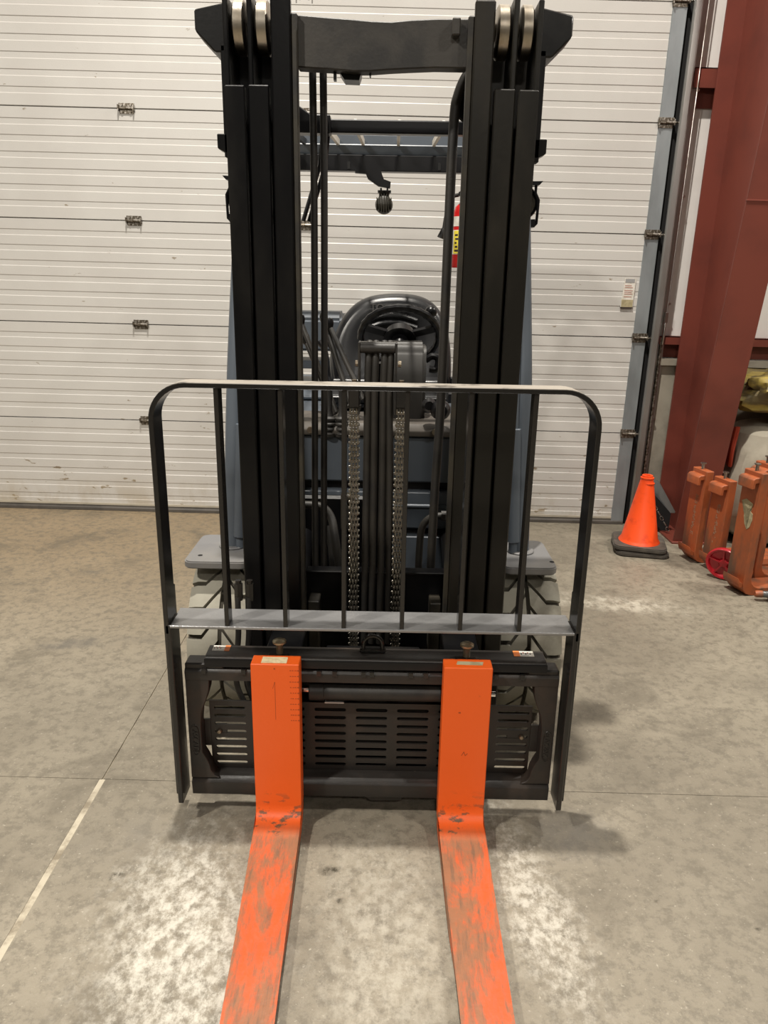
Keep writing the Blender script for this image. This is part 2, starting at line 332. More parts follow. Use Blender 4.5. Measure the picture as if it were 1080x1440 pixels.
def rrect(x0, x1, y0, y1, r, n=5):
    return arc(x1 - r, y0 + r, r, -90, 0, n) + arc(x1 - r, y1 - r, r, 0, 90, n) + arc(x0 + r, y1 - r, r, 90, 180, n) + arc(x0 + r, y0 + r, r, 180, 270, n)
def spline(pts, n=8):
    P = [Vector(p) for p in pts]; out = []
    for i in range(len(P) - 1):
        p0, p1, p2, p3 = P[max(i - 1, 0)], P[i], P[i + 1], P[min(i + 2, len(P) - 1)]
        for k in range(n):
            t = k / n
            out.append(0.5 * ((2 * p1) + (p2 - p0) * t + (2 * p0 - 5 * p1 + 4 * p2 - p3) * t * t + (3 * p1 - p0 - 3 * p2 + p3) * t ** 3))
    out.append(P[-1]); return out
def lettering(text, size, depth, name, mat, parent, mw):
    cu = bpy.data.curves.new(name, 'FONT'); cu.body = text; cu.size = size; cu.extrude = depth; cu.align_x = 'CENTER'; cu.align_y = 'CENTER'
    t = bpy.data.objects.new(name, cu); col.objects.link(t); bpy.context.view_layer.update()
    me = bpy.data.meshes.new_from_object(t.evaluated_get(bpy.context.evaluated_depsgraph_get())); bpy.data.objects.remove(t)
    me.transform(mw); me.materials.clear(); me.materials.append(MATS[mat])
    o = bpy.data.objects.new(name, me); col.objects.link(o); o.parent = parent; return o

# ================================================================== THE SETTING
DY = 4.65                                   # front of the overhead door
sub = MB().box(-6, 6, -5.5, 4.95, -0.20, -0.004).build('floor', 'joint_dark', smooth=False); tag(sub, kind='structure')
JX, JY = -0.836, 1.912
for (x0, x1, y0, y1) in ((-6, JX - 0.009, -5.5, JY - 0.001), (JX + 0.009, 6, -5.5, JY - 0.001), (-6, JX - 0.002, JY + 0.001, 4.95), (JX + 0.002, 6, JY + 0.001, 4.95)):
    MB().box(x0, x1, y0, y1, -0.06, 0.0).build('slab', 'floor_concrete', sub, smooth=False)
MB().box(JX - 0.009, JX + 0.009, -5.5, JY, -0.03, -0.0010).build('joint_filler', 'joint_dust', sub, smooth=False)

# walls
wb = MB()
wb.box(1.66, 6, 4.715, 4.95, 0, 8.5).box(-6, -3.75, 4.715, 4.95, 0, 8.5).box(-3.75, 1.66, 4.715, 4.95, 3.55, 8.5)
for k in range(-3, 6):                       # shallow ribs of the liner sheets
    x = 2.16 + k * 0.5
    if x > 1.75: wb.prism([(x - 0.03, 4.716), (x - 0.015, 4.70), (x + 0.015, 4.70), (x + 0.03, 4.716)], 'z', 1.1, 8.5)
wback = wb.build('wall_back', 'liner_white', smooth=False); tag(wback, kind='structure')
MB().box(1.655, 6, 4.675, 4.72, 0, 1.045).build('concrete_base', 'base_concrete', wback, smooth=False)
MB().box(1.655, 6, 4.65, 4.716, 1.035, 1.075).build('sill_ledge', 'base_concrete', wback, smooth=False)
for z in (1.10, 2.48, 3.9):
    g = MB()
    if z < 2: g.box(1.655, 6, 4.64, 4.715, z + 0.105, z + 0.111).box(1.655, 6, 4.64, 4.646, z + 0.062, z + 0.111).box(1.655, 6, 4.709, 4.714, z - 0.02, z + 0.111)
    else: g.box(1.655, 6, 4.64, 4.646, z + 0.08, z + 0.18).box(1.655, 6, 4.64, 4.715, z + 0.174, z + 0.18).box(1.655, 6, 4.70, 4.714, z - 0.01, z + 0.18)
    g.build('girt', 'oxide_red', wback, smooth=False)
tag(MB().box(-6.15, -6, -5.5, 4.95, 0, 8.5).build('wall_left', 'wall_grey', smooth=False), kind='structure')
tag(MB().box(6, 6.15, -5.5, 4.95, 0, 8.5).build('wall_right', 'wall_grey', smooth=False), kind='structure')
tag(MB().box(-6.15, 6.15, -5.65, -5.5, 0, 8.5).build('wall_front', 'wall_grey', smooth=False), kind='structure')
tag(MB().box(-6.15, 6.15, -5.65, 4.95, 8.5, 8.65).build('ceiling', 'wall_grey', smooth=False), kind='structure')

# overhead door
door = empty('door_1', (0, 0, 0)); tag(door, kind='structure')
PH = 0.592; DX0, DX1 = -3.6, 1.50
def panel_profile(z0, last=False):
    pts = [(DY, z0 + 0.004)]
    sp = PH / 6.85
    for i in range(6):
        zc = z0 + sp * (i + 0.93)
        a, bb = zc - 0.013, zc + 0.015
        pts += [(DY, a - 0.004), (DY + 0.0022, a), (DY + 0.0022, bb), (DY, bb + 0.004)]
    pts += [(DY, z0 + PH - 0.003), (DY + 0.012, z0 + PH - 0.001), (DY + 0.05, z0 + PH - 0.001), (DY + 0.05, z0 + 0.0015), (DY + 0.012, z0 + 0.0015)]
    return pts
for k in range(6):
    MB().prism(panel_profile(k * PH + 0.012), 'x', DX0, DX1).build('door_panel', 'door_white', door, smooth=False)
MB().prism([(DY - 0.004, 0.026), (DY - 0.010, 0.018), (DY - 0.012, 0.002), (DY + 0.05, 0.002), (DY + 0.05, 0.03), (DY - 0.002, 0.036)], 'x', DX0, DX1 + 0.07).build('bottom_seal', 'trim_brown', door, smooth=False)
MB().box(DX0, DX1 + 0.07, DY - 0.004, DY + 0.001, 0.037, 0.050).build('bottom_rail', 'pvc_grey', door, smooth=False)
for k in range(6):                            # galvanised end stiles, one to a panel
    z0 = 0.012 + k * PH
    MB().box(DX1 - 0.008, DX1 + 0.072, DY - 0.006, DY + 0.05, z0 + 0.006, z0 + PH - 0.006).build('end_stile', 'galvanised', door, bevel=0.002)
# hinges
hm = MB(); hm.box(-0.044, 0.044, -0.004, 0.0, 0.005, 0.027).box(-0.040, 0.040, -0.004, 0.0, -0.027, -0.005)
hm.cyl((-0.044, -0.010, 0), (0.044, -0.010, 0), 0.0085, n=10)
hm.box(-0.046, -0.040, -0.024, 0, -0.014, 0.016).box(0.040, 0.046, -0.024, 0, -0.014, 0.016)
for bx_ in (-0.024, 0.024):
    for bz in (0.018, -0.018): hm.cyl((bx_, -0.004, bz), (bx_, -0.010, bz), 0.006, n=8)
h0 = hm.build('hinge', 'hinge_steel', door, loc=(-1.515, DY, 0.012 + PH))
for k in range(1, 6):
    for x in (-3.53, -2.52, -1.515, -0.508, 0.470, DX1 + 0.03):
        if k == 1 and x == -1.515: continue
        place(h0, 'hinge', door, (x, DY - (0.006 if x > 1.2 else 0), 0.012 + k * PH), (0, 0, 0))
for k in range(1, 6):                         # track rollers beside the end hinges
    MB().cyl((DX1 + 0.05, DY - 0.018, 0.012 + k * PH), (DX1 + 0.13, DY - 0.018, 0.012 + k * PH), 0.006, n=8).cyl((DX1 + 0.10, DY - 0.018, 0.012 + k * PH), (DX1 + 0.125, DY - 0.018, 0.012 + k * PH), 0.022, n=16).build('track_roller', 'hinge_steel', door)
# vertical track, its angle and the jamb
tr = MB().prism([(1.590, 4.60), (1.598, 4.592), (1.628, 4.592), (1.636, 4.60), (1.636, 4.655), (1.630, 4.655), (1.630, 4.600), (1.596, 4.600), (1.596, 4.612), (1.590, 4.612)], 'z', 0.03, 3.55)
tr.build('track', 'track_steel', door, smooth=False)
MB().box(1.640, 1.645, 4.63, 4.715, 0.0, 3.6).box(1.640, 1.690, 4.655, 4.66, 0.0, 3.6).build('jamb_angle', 'track_steel', door, smooth=False)
MB().box(1.578, 1.64, 4.665, 4.716, 0.0, 3.6).build('jamb', 'void_black', door, smooth=False)
MB().cyl((1.668, 4.645, 0.05), (1.668, 4.645, 1.20), 0.009, n=8).build('spring_hook_bar', 'hinge_steel', door)
MB().cyl((1.672, 4.630, 1.22), (1.680, 4.630, 3.5), 0.003, n=6).build('lift_cable', 'steel', door)
MB().cyl((1.672, 4.630, 1.16), (1.672, 4.630, 1.30), 0.008, n=8).box(1.664, 1.682, 4.622, 4.64, 1.29, 1.35).build('cable_clamp', 'steel', door, bevel=0.001)
for z in (0.25, 0.7, 1.4, 2.0, 2.55): MB().cyl((1.69, 4.655, z), (1.69, 4.648, z), 0.008, n=8).build('jamb_bolt', 'steel', door)

# hanging warning tag on the door
tg = empty('warning_tag', (1.432, DY - 0.004, 1.37)); tag(tg, 'small creased warning tag hanging on the white door beside the galvanised edge', 'tag')
MB().prism([(-0.040, 0.0), (0.034, 0.002), (0.036, 0.17), (-0.030, 0.172)], 'y', -0.003, 0.0).build('card', 'label_white', tg, smooth=False, rot=(0, 0, 0))
MB().box(-0.036, 0.032, -0.0045, -0.002, 0.004, 0.048).build('lower_panel', 'torn_paper', tg, smooth=False)
MB().box(-0.026, 0.030, -0.0045, -0.002, 0.146, 0.168).build('header', 'label_silver', tg, smooth=False)
tl = MB()
for i, (w, z) in enumerate(((0.04, 0.128), (0.048, 0.117), (0.05, 0.1), (0.044, 0.090), (0.05, 0.080), (0.046, 0.064))): tl.box(-0.026, -0.026 + w, -0.0045, -0.002, z, z + 0.0022)
tl.build('printed_lines', 'label_red', tg, smooth=False)
MB().box(-0.040, 0.034, -0.006, 0.0, -0.002, 0.005).build('bottom_edge', 'ink', tg, smooth=False)

# red steel column
cl = empty('steel_column', (0, 0, 0)); tag(cl, 'dark red tapered steel column beside the white overhead door', 'column', kind='structure')
MB().box(1.772, 1.985, 4.612, 4.628, 0.0, 4.98).build('outer_flange', 'oxide_red', cl, bevel=0.001)
def fy(z): return 4.292 - 0.1455 * z
MB().prism([(fy(0) + 0.01, 0.0), (4.614, 0.0), (4.614, 4.98), (fy(4.98) + 0.01, 4.98)], 'x', 1.874, 1.884).build('web', 'oxide_red', cl, smooth=False)
MB().prism([(fy(0), 0.0), (fy(0) + 0.014, 0.0), (fy(4.98) + 0.014, 4.98), (fy(4.98), 4.98)], 'x', 1.775, 1.978).build('inner_flange', 'oxide_red', cl, bevel=0.001)
MB().box(1.76, 1.99, 4.27, 4.64, 0.0, 0.012).build('base_plate', 'oxide_red', cl, bevel=0.001)
MB().box(1.772, 1.981, fy(1.92) - 0.003, fy(1.92) + 0.01, 1.915, 1.922).build('weld_bead', 'oxide_red', cl)

# ceiling lamps
for i, (x, y, z, s, w) in enumerate(LAMPS):
    nm = ['front left of the forks', 'above the mast', 'front right of the forks', 'near the red column', 'far in front of the forks'][i]
    t = empty('ceiling_lamp', (x, y, z)); tag(t, 'round high bay ceiling lamp ' + nm, 'lamp', 'high bay lamps under the ceiling')
    MB().lathe([(0.03, 0.30), (0.08, 0.28), (0.10, 0.14), (s * 0.5 + 0.03, 0.02), (s * 0.5 + 0.03, 0.005), (s * 0.5 + 0.01, 0.01), (0.09, 0.13), (0.0, 0.14)], n=24).build('reflector', 'galvanised', t)
    MB().cyl((0, 0, 0.28), (0, 0, 8.5 - z), 0.008, n=8).build('suspension_rod', 'steel', t)

# ================================================================== THE FORKLIFT
FL = empty('forklift', (-0.017, 1.72, 0), (0, R(-0.5), 0))
tag(FL, 'slate grey forklift truck with black triple mast and two orange forks lowered to the floor', 'forklift')

# ---- forks
def make_fork(cx, tipx, label):
    W = 0.0635
    out = []
    # side profile (y, z): heel at y = 0
    prof = [(0.050, 0.514), (0.0, 0.514)] + [(0.0, 0.20)] + [(-0.034 + 0.034 * math.cos(R(a)), 0.080 - 0.034 * math.sin(R(a))) for a in (0, 22, 45, 68, 90)]
    prof += [(-0.35, 0.041), (-0.75, 0.032), (-1.07, 0.018), (-1.07, 0.010), (-0.35, 0.006), (-0.02, 0.006)]
    prof += [(-0.02 + 0.07 * math.sin(R(a)), 0.076 - 0.07 * math.cos(R(a))) for a in (30, 60, 90)] + [(0.050, 0.20)]
    n = len(prof); mb = MB()
    def xo(y):
        t = max(0.0, -y); return cx + tipx * t
    def hw(y):
        t = max(0.0, -y); return W - 0.0105 * min(t, 0.8) - (0.03 * ((t - 0.85) / 0.22) ** 2 if t > 0.85 else 0)
    vs = [(xo(y) - hw(y), y, z) for y, z in prof] + [(xo(y) + hw(y), y, z) for y, z in prof]
    fs = [(i, (i + 1) % n, n + (i + 1) % n, n + i) for i in range(n)]
    # side caps as quads between top and bottom runs
    a, b = 0, n - 1
    def cap(off, flip):
        i, j = 0, n - 1
        q = []
        while i + 1 < j - 0 and i + 1 <= j - 1:
            if j - 1 > i + 1: q.append((off + i, off + i + 1, off + j - 1, off + j)); i += 1; j -= 1
            else: q.append((off + i, off + i + 1, off + j)); break
        return q
    fs += cap(0, False) + cap(n, True)
    mb.add(vs, fs)
    f = mb.build('fork', 'fork_orange', FL, bevel=0.0025, label=label)
    # hook behind the shank, on the carriage bar
    MB().prism([(0.048, 0.5065), (0.080, 0.5065), (0.080, 0.490), (0.070, 0.478), (0.048, 0.478)], 'x', cx - 0.028, cx + 0.028).build('hook', 'carriage_black', f, bevel=0.002)
    kn = MB(); kx, ky = cx + 0.002, 0.078
    kn.lathe([(0.0, 0.500), (0.0095, 0.500), (0.0095, 0.530), (0.011, 0.533), (0.0185, 0.538), (0.0185, 0.543), (0.012, 0.547), (0.0, 0.5475)], (kx, ky, 0), n=20)
    kn.build('locking_pin', 'pin_steel', f, label='steel mushroom-headed locking pin')
    return f
fL = make_fork(-0.252, 0.036, 'left orange fork, scale of stamped marks on its shank')
fR = make_fork(0.2525, 0.006, 'right orange fork, plain shank')
MB().box(-0.289, -0.222, 0.007, 0.040, 0.5139, 0.5146).build('paper_label', 'label_cream', fL, smooth=False)
MB().prism([(0.222, 0.018), (0.290, 0.016), (0.295, 0.034), (0.226, 0.036)], 'z', 0.5139, 0.5144).build('paper_label', 'torn_paper', fR, smooth=False)
st = MB()
for i in range(10):                            # stamped scale on the left fork
    z = 0.497 - i * 0.0165
    for k in range(4): st.box(-0.213 + k * 0.0062 + random.uniform(-.001, .001), -0.2095 + k * 0.0062, -0.0006, 0.001, z - 0.0009, z + 0.0009)
    st.box(-0.1915, -0.1893, -0.0006, 0.001, z - 0.0022, z + 0.0022)
st.box(-0.2535, -0.2525, -0.0005, 0.001, 0.35, 0.463)
st.obox((-0.253, 0, 0.463), (-0.259, 0, 0.443), 0.001, 0.001).box(-0.255, -0.251, -0.0006, 0.001, 0.500, 0.504)
tag(st.build('stamped_scale', 'stamp_mark', fL, smooth=False), kind='stuff')
st = MB(); st.box(0.232, 0.238, -0.0006, 0.001, 0.380, 0.384)
for (a, b) in (((0.246, 0.250), (0.252, 0.262)), ((0.252, 0.262), (0.256, 0.250)), ((0.256, 0.250), (0.262, 0.257))): st.obox((a[0], 0, a[1]), (b[0], 0, b[1]), 0.0012, 0.0016)
tag(st.build('scratch_mark', 'stamp_mark', fR, smooth=False), kind='stuff')

# ---- load backrest
bf = MB(); ZB = 0.075
def strip(path, x_half=None, y0=0.0, y1=0.07, t=0.012):      # flat bar following an (x, z) path
    o = []; n = len(path)
    for i, (x, z) in enumerate(path):
        a = Vector(path[max(i - 1, 0)]); b = Vector(path[min(i + 1, n - 1)]); d = (b - a).normalized(); nn = Vector((-d.y, d.x))
        o.append(((x + nn.x * t / 2, z + nn.y * t / 2), (x - nn.x * t / 2, z - nn.y * t / 2)))
    vs = []; fs = []
    for p, q in o: vs += [(p[0], y0, p[1]), (q[0], y0, q[1]), (q[0], y1, q[1]), (p[0], y1, p[1])]
    for i in range(n - 1):
        for k in range(4): fs.append((i * 4 + k, i * 4 + (k + 1) % 4, i * 4 + 4 + (k + 1) % 4, i * 4 + 4 + k))
    fs += [(0, 1, 2, 3), ((n - 1) * 4 + 3, (n - 1) * 4 + 2, (n - 1) * 4 + 1, (n - 1) * 4)]
    return vs, fs
HW, ZT, RC = 0.527, 1.232, 0.085
path = [(-HW, ZB + 0.52)] + [(-HW, ZT - RC)] + [(x, z) for x, z in arc(-HW + RC, ZT - RC, RC, 180, 90, 10)][1:] + arc(HW - RC, ZT - RC, RC, 90, 0, 10) + [(HW, ZB + 0.52)]
bf.add(*strip(path))
bf.build('backrest_hoop', 'hoop_black', FL, bevel=0.0015)
for s in (-1, 1):                              # side angles that carry the hoop
    a = MB(); xs = sorted((s * 0.516, s * 0.530)); a.box(xs[0], xs[1], 0.0, 0.075, 0.078, 0.62)
    xs = sorted((s * 0.530, s * 0.543)); a.box(xs[0], xs[1], 0.03, 0.11, 0.085, 0.690)
    a.build('side_angle', 'frame_black', FL, bevel=0.002)
rail = MB(); rail.box(-0.521, 0.521, 0.0, 0.112, 0.611, 0.619)
rail.build('backrest_rail', 'rail_black', FL, bevel=0.0015)
b0 = MB().box(-0.0055, 0.0055, 0.004, 0.046, 0.618, 1.227).build('backrest_bar', 'frame_black', FL, bevel=0.001, loc=(-0.372, 0, 0))
for x in (-0.222, -0.073, 0.076, 0.225, 0.376): place(b0, 'backrest_bar', FL, (x, 0, 0))

# ---- carriage / side shifter
cf = MB()
cf.prism([(0.055, 0.431), (0.053, 0.457), (0.060, 0.466), (0.095, 0.466), (0.095, 0.431)], 'x', -0.505, 0.505)
cf.prism([(0.055, 0.068), (0.053, 0.108), (0.066, 0.124), (0.100, 0.126), (0.100, 0.068)], 'x', -0.505, 0.505)
inner = [(0.440, 0.434), (0.443, 0.40), (0.452, 0.37), (0.466, 0.335), (0.470, 0.30), (0.470, 0.205), (0.460, 0.185), (0.452, 0.165), (0.449, 0.145), (0.440, 0.130), (0.425, 0.122)]
for s in (-1, 1):
    # strips between the inner outline and the outer edge
    pts = inner; o = []
    vs = []; fs = []
    for (x, z) in pts: vs += [(s * x, 0.056, z), (s * 0.505, 0.056, z), (s * 0.505, 0.094, z), (s * x, 0.094, z)]
    for i in range(len(pts) - 1):
        for k in range(4): fs.append((i * 4 + k, i * 4 + (k + 1) % 4, i * 4 + 4 + (k + 1) % 4, i * 4 + 4 + k))
    fs += [(0, 1, 2, 3), tuple(len(vs) - 4 + k for k in (3, 2, 1, 0))]
    cf.add(vs, fs)
carr = cf.build('carriage_frame', 'carriage_black', FL, bevel=0.0015)
for x in (-0.452, -0.345, -0.142, -0.10, -0.022, 0.0, 0.105, 0.145, 0.335, 0.405):   # notches filed in the upper bar
    MB().box(x - 0.006, x + 0.006, 0.050, 0.066, 0.453, 0.4675).build('bar_notch', 'frame_black', carr, smooth=False)
MB().box(-0.505, -0.40, 0.060, 0.11, 0.462, 0.480).build('end_lug', 'carriage_black', carr, bevel=0.004)
MB().box(0.42, 0.505, 0.060, 0.11, 0.462, 0.478).build('end_lug', 'carriage_black', carr, bevel=0.004)
MB().prism([(0.0, 0.052), (0.085, 0.054), (0.095, 0.070), (-0.02, 0.070)], 'y', 0.062, 0.095).build('bar_foot', 'carriage_black', carr, smooth=False)
for s in (-1, 1):                              # raised maker's lettering in an oval
    mw = Matrix.Translation((s * 0.488, 0.0555, 0.245)) @ Matrix.Rotation(R(90), 4, 'X') @ Matrix.Rotation(R(-90 if s < 0 else 90), 4, 'Z')
    lettering('CASCADE', 0.020, 0.0012, 'raised_lettering', 'carriage_black', carr, mw)
    ov = [(s * 0.488 + 0.0115 * math.cos(t), 0.0555, 0.245 + (0.048 * math.copysign(abs(math.sin(t)) ** 0.5, math.sin(t)))) for t in [2 * math.pi * i / 28 for i in range(28)]]
    MB().tube(ov, 0.0011, 5, closed=True).build('oval_rim', 'carriage_black', carr)
# hood bar over the upper hooks
hp = [(0.060, 0.470), (0.0545, 0.476), (0.0545, 0.492), (0.058, 0.500), (0.066, 0.5035), (0.118, 0.5055), (0.122, 0.502), (0.122, 0.470)]
hood = MB().prism(hp, 'x', -0.448, 0.468).build('shifter_hood', 'carriage_black', FL, bevel=0.001)
MB().prism([(0.0535, 0.474), (0.0535, 0.493), (0.0545, 0.497), (0.058, 0.497), (0.058, 0.474)], 'x', -0.450, 0.470).build('hood_lip', 'plastic_black', hood)
def hood_sticker(x0, x1, band):
    def P(t): return (0.066 + 0.052 * t, 0.5036 + 0.002 * t)
    def patch(nm, xa, xb, mt, ta=0.42, tb=0.95, up_=0.0006):
        (ya, za), (yb, zb) = P(ta), P(tb)
        return MB().add([(xa, ya, za + up_), (xb, ya, za + up_), (xb, yb, zb + up_), (xa, yb, zb + up_), (xa, ya, za - 0.001), (xb, ya, za - 0.001), (xb, yb, zb - 0.001), (xa, yb, zb - 0.001)],
                 [(0, 1, 2, 3), (7, 6, 5, 4), (0, 4, 5, 1), (1, 5, 6, 2), (2, 6, 7, 3), (3, 7, 4, 0)]).build(nm, mt, hood, smooth=False)
    patch('warning_sticker', x0, x1, 'label_white')
    if band == 'r': patch('sticker_band', x1 - 0.013, x1 + 0.001, 'label_orange', 0.41, 0.96, 0.001)
    else: patch('sticker_band', x0 - 0.001, x0 + 0.016, 'label_orange', 0.41, 0.96, 0.001)
    xa = x0 + (0.018 if band == 'l' else 0.002)
    for i in range(5):
        w = (x1 - x0 - 0.024) / 5
        patch('sticker_print', xa + i * w + 0.001, xa + (i + 0.7) * w, 'label_red' if i % 2 else 'ink', 0.60 + 0.1 * (i % 2), 0.72 + 0.12 * (i % 2), 0.0011)
    patch('sticker_print', xa, x1 - 0.014, 'label_silver', 0.46, 0.53, 0.0011)
hood_sticker(-0.436, -0.390, 'r'); hood_sticker(0.386, 0.440, 'l')
MB().tube([(x, 0.098, z) for x, z in [(-0.026, 0.505)] + arc(0.001, 0.527, 0.0255, 185, -5, 12) + [(0.028, 0.505)]], 0.0062, 10).build('lifting_eye', 'frame_black', hood)
MB().box(-0.034, 0.036, 0.09, 0.106, 0.504, 0.513).build('eye_base', 'frame_black', hood, bevel=0.002)

# slotted guard plate
def ray_stadium(dx, dz, hw_, r):               # distance from centre to a stadium outline
    # stadium: segment |x| <= hw_-r, radius r
    L = hw_ - r
    if abs(dz) > 1e-9:
        t = r / abs(dz)
        if abs(dx) * t <= L: return t
    # circle end
    cx = L if dx > 0 else -L
    bq = -2 * dx * cx; cq = cx * cx - r * r; aq = dx * dx + dz * dz
    return (-bq + math.sqrt(max(bq * bq - 4 * aq * cq, 0))) / (2 * aq)
def slot_cell(mb, x0, x1, z0, z1, cx, cz, hw_, r, y0, y1):
    ang = set()
    for X in (x0, x1):
        for Z in (z0, z1): ang.add(round(math.atan2(Z - cz, X - cx), 6))
    L = hw_ - r
    for sgn in (1, -1):
        for a in (-90, -45, 0, 45, 90):
            px = (L + r * math.cos(R(a))) * sgn; pz = r * math.sin(R(a)); ang.add(round(math.atan2(pz, px), 6))
    ang = sorted(ang); n = len(ang); ring_o = []; ring_i = []
    for a in ang:
        dx, dz = math.cos(a), math.sin(a)
        t = min(((x1 - cx) / dx if dx > 1e-9 else (x0 - cx) / dx if dx < -1e-9 else 1e9), ((z1 - cz) / dz if dz > 1e-9 else (z0 - cz) / dz if dz < -1e-9 else 1e9))
        ring_o.append((cx + dx * t, cz + dz * t)); t = ray_stadium(dx, dz, hw_, r); ring_i.append((cx + dx * t, cz + dz * t))
    vs = [(x, y0, z) for x, z in ring_o] + [(x, y0, z) for x, z in ring_i] + [(x, y1, z) for x, z in ring_i] + [(x, y1, z) for x, z in ring_o]
    fs = []
    for i in range(n):
        j = (i + 1) % n
        for k in range(3): fs.append((k * n + i, k * n + j, (k + 1) * n + j, (k + 1) * n + i))
    mb.add(vs, fs)
gp = MB(); GY0, GY1 = 0.100, 0.106; Z0, Z1, NR = 0.100, 0.340, 9
rows = [0.118 + i * 0.0254 for i in range(NR)]
zb = [Z0 + 0.003] + [(rows[i] + rows[i + 1]) / 2 for i in range(NR - 1)] + [Z1 - 0.003]
cols_ = [(-0.455, -0.345, -0.398), (-0.345, -0.174, -0.232), (-0.174, -0.058, -0.116), (-0.058, 0.058, 0.0), (0.058, 0.174, 0.116), (0.174, 0.345, 0.232), (0.345, 0.450, 0.398)]
for ci, (xa, xb, xc) in enumerate(cols_):
    for i in range(NR):
        hw_ = 0.0445
        slot_cell(gp, xa, xb, zb[i], zb[i + 1], xc, rows[i], hw_, 0.0052, GY0, GY1)
gp.box(-0.455, 0.450, GY0, GY1, Z0 - 0.02, zb[0]).box(-0.455, 0.450, GY0, GY1, zb[-1], Z1 + 0.003)
gp.box(-0.490, -0.454, GY0 - 0.003, GY1 - 0.003, 0.200, 0.285).box(0.449, 0.485, GY0 - 0.003, GY1 - 0.003, 0.200, 0.285)
gpo = gp.build('guard_plate', 'carriage_black', FL, smooth=False)
for (x, z) in ((-0.430, 0.245), (0.425, 0.245), (-0.118, 0.1175), (0.127, 0.1175)):
    MB().lathe([(0, -0.007), (0.005, -0.0065), (0.0078, -0.003), (0.008, 0.0)], (x, GY0, z), 'y', 12).build('guard_bolt', 'bolt_steel', gpo)
for (x, z, w) in ((-0.400, 0.245, 0.02), (0.425, 0.245, 0.03)):
    MB().box(x - 0.04, x + w - 0.03, GY0 + 0.001, GY1 + 0.004, z - 0.02, z + 0.02).build('bolt_tab', 'carriage_black', gpo, smooth=False)
# side shift cylinder
sc = MB().cyl((-0.168, 0.084, 0.390), (0.190, 0.084, 0.390), 0.0245, n=24); sc.cyl((-0.172, 0.084, 0.390), (-0.130, 0.084, 0.390), 0.0262, n=24); sc.cyl((0.180, 0.084, 0.390), (0.196, 0.084, 0.390), 0.018, n=16)
sco = sc.build('shift_cylinder', 'rubber_black', FL, bevel=0.002)
MB().cyl((-0.33, 0.084, 0.394), (-0.17, 0.084, 0.394), 0.0095, n=14).build('piston_rod', 'chrome', sco)
MB().cyl((0.19, 0.084, 0.390), (0.34, 0.084, 0.390), 0.0085, n=14).build('piston_rod', 'chrome', sco)
MB().box(-0.13, -0.077, 0.085, 0.105, 0.350, 0.354).build('shim_strip', 'label_silver', sco, smooth=False)
# carriage rear plates and rollers (behind the guard plate)
cb = MB(); cb.box(-0.30, -0.20, 0.118, 0.30, 0.10, 0.48).box(0.20, 0.30, 0.118, 0.30, 0.10, 0.48); cb.box(-0.30, 0.30, 0.118, 0.135, 0.40, 0.48).box(-0.30, 0.30, 0.118, 0.135, 0.09, 0.17)
cb.box(-0.135, 0.135, 0.20, 0.22, 0.30, 0.46); cb.box(-0.30, 0.30, 0.140, 0.155, 0.085, 0.42)  # last plate is added to darken the middle guard slots
cb.build('carriage_rear', 'mast_black', FL, bevel=0.003)
for x in (-0.39, -0.36):
    MB().tube(spline([(x, 0.23, 0.60), (x + 0.004, 0.20, 0.5), (x + 0.002, 0.16, 0.36), (x + 0.06, 0.15, 0.24)]), 0.0085, 10).build('carriage_hose', 'rubber_black', FL)
for x in (-0.388, -0.356):
    MB().cyl((x, 0.235, 0.59), (x, 0.238, 0.64), 0.0125, n=6).cyl((x, 0.238, 0.635), (x, 0.238, 0.65), 0.009, n=12).build('hose_fitting', 'frame_black', FL)

# ---- mast rails (outer, middle and inner, one each side)
def rail_c(s, xo, xi, ztop, zcut, y0, y1, name, webt=0.013):
    mb = MB()
    def bx(a, b, *r):
        q = sorted((s * a, s * b)); mb.box(q[0], q[1], *r)
    bx(xi, xo, y0, y0 + 0.024, 0.075, zcut)
    bx(xo - webt, xo, y0 + 0.010, y1, 0.075, ztop)
    bx(xi, xo, y1 - 0.024, y1, 0.075, ztop)
    return mb.build(name, 'mast_black' if s < 0 else 'mast_brown', FL, bevel=0.003)
for s in (-1, 1):
    o1 = rail_c(s, 0.389, 0.339, 2.125, 1.928, 0.330, 0.50, 'outer_rail')
    o2 = rail_c(s, 0.331, 0.279, 2.135, 1.930, 0.333, 0.495, 'middle_rail')
    mb = MB()
    def bx(a, b, *r):
        q = sorted((s * a, s * b)); mb.box(q[0], q[1], *r)
    bx(0.222, 0.271, 0.327, 0.351, 0.09, 2.118); bx(0.236, 0.250, 0.35, 0.48, 0.09, 2.112); bx(0.222, 0.271, 0.458, 0.482, 0.09, 2.112)
    o3 = mb.build('inner_rail', 'mast_black' if s < 0 else 'mast_brown', FL, bevel=0.004)
    q = sorted((s * 0.207, s * 0.2225)); MB().box(q[0], q[1], 0.333, 0.36, 0.09, 2.086).build('rail_edge_strip', 'mast_dusty', o3, bevel=0.003)
    for (xa, xb, par) in ((0.340, 0.370, o1), (0.282, 0.313, o2)):
        q = sorted((s * xa, s * xb))
        MB().lathe([(0.02, q[0] - 0.001), (0.054, q[0]), (0.060, q[0] + 0.004), (0.060, q[1] - 0.004), (0.054, q[1]), (0.02, q[1] + 0.001)], (0, 0.405, 2.07), 'x', 40).build('mast_roller', 'roller_steel', par)
    q = sorted((s * 0.400, s * 0.430)); MB().box(q[0], q[1], 0.50, 0.535, 1.79, 2.06).build('side_plate', 'mast_black', o1, bevel=0.002)
    q = sorted((s * 0.38, s * 0.449)); MB().prism([(s * 0.39, 1.80), (s * 0.425, 1.80), (s * 0.449, 1.812), (s * 0.449, 1.848), (s * 0.39, 1.848)], 'y', 0.50, 0.55).build('side_block', 'mast_black', o1, bevel=0.002)
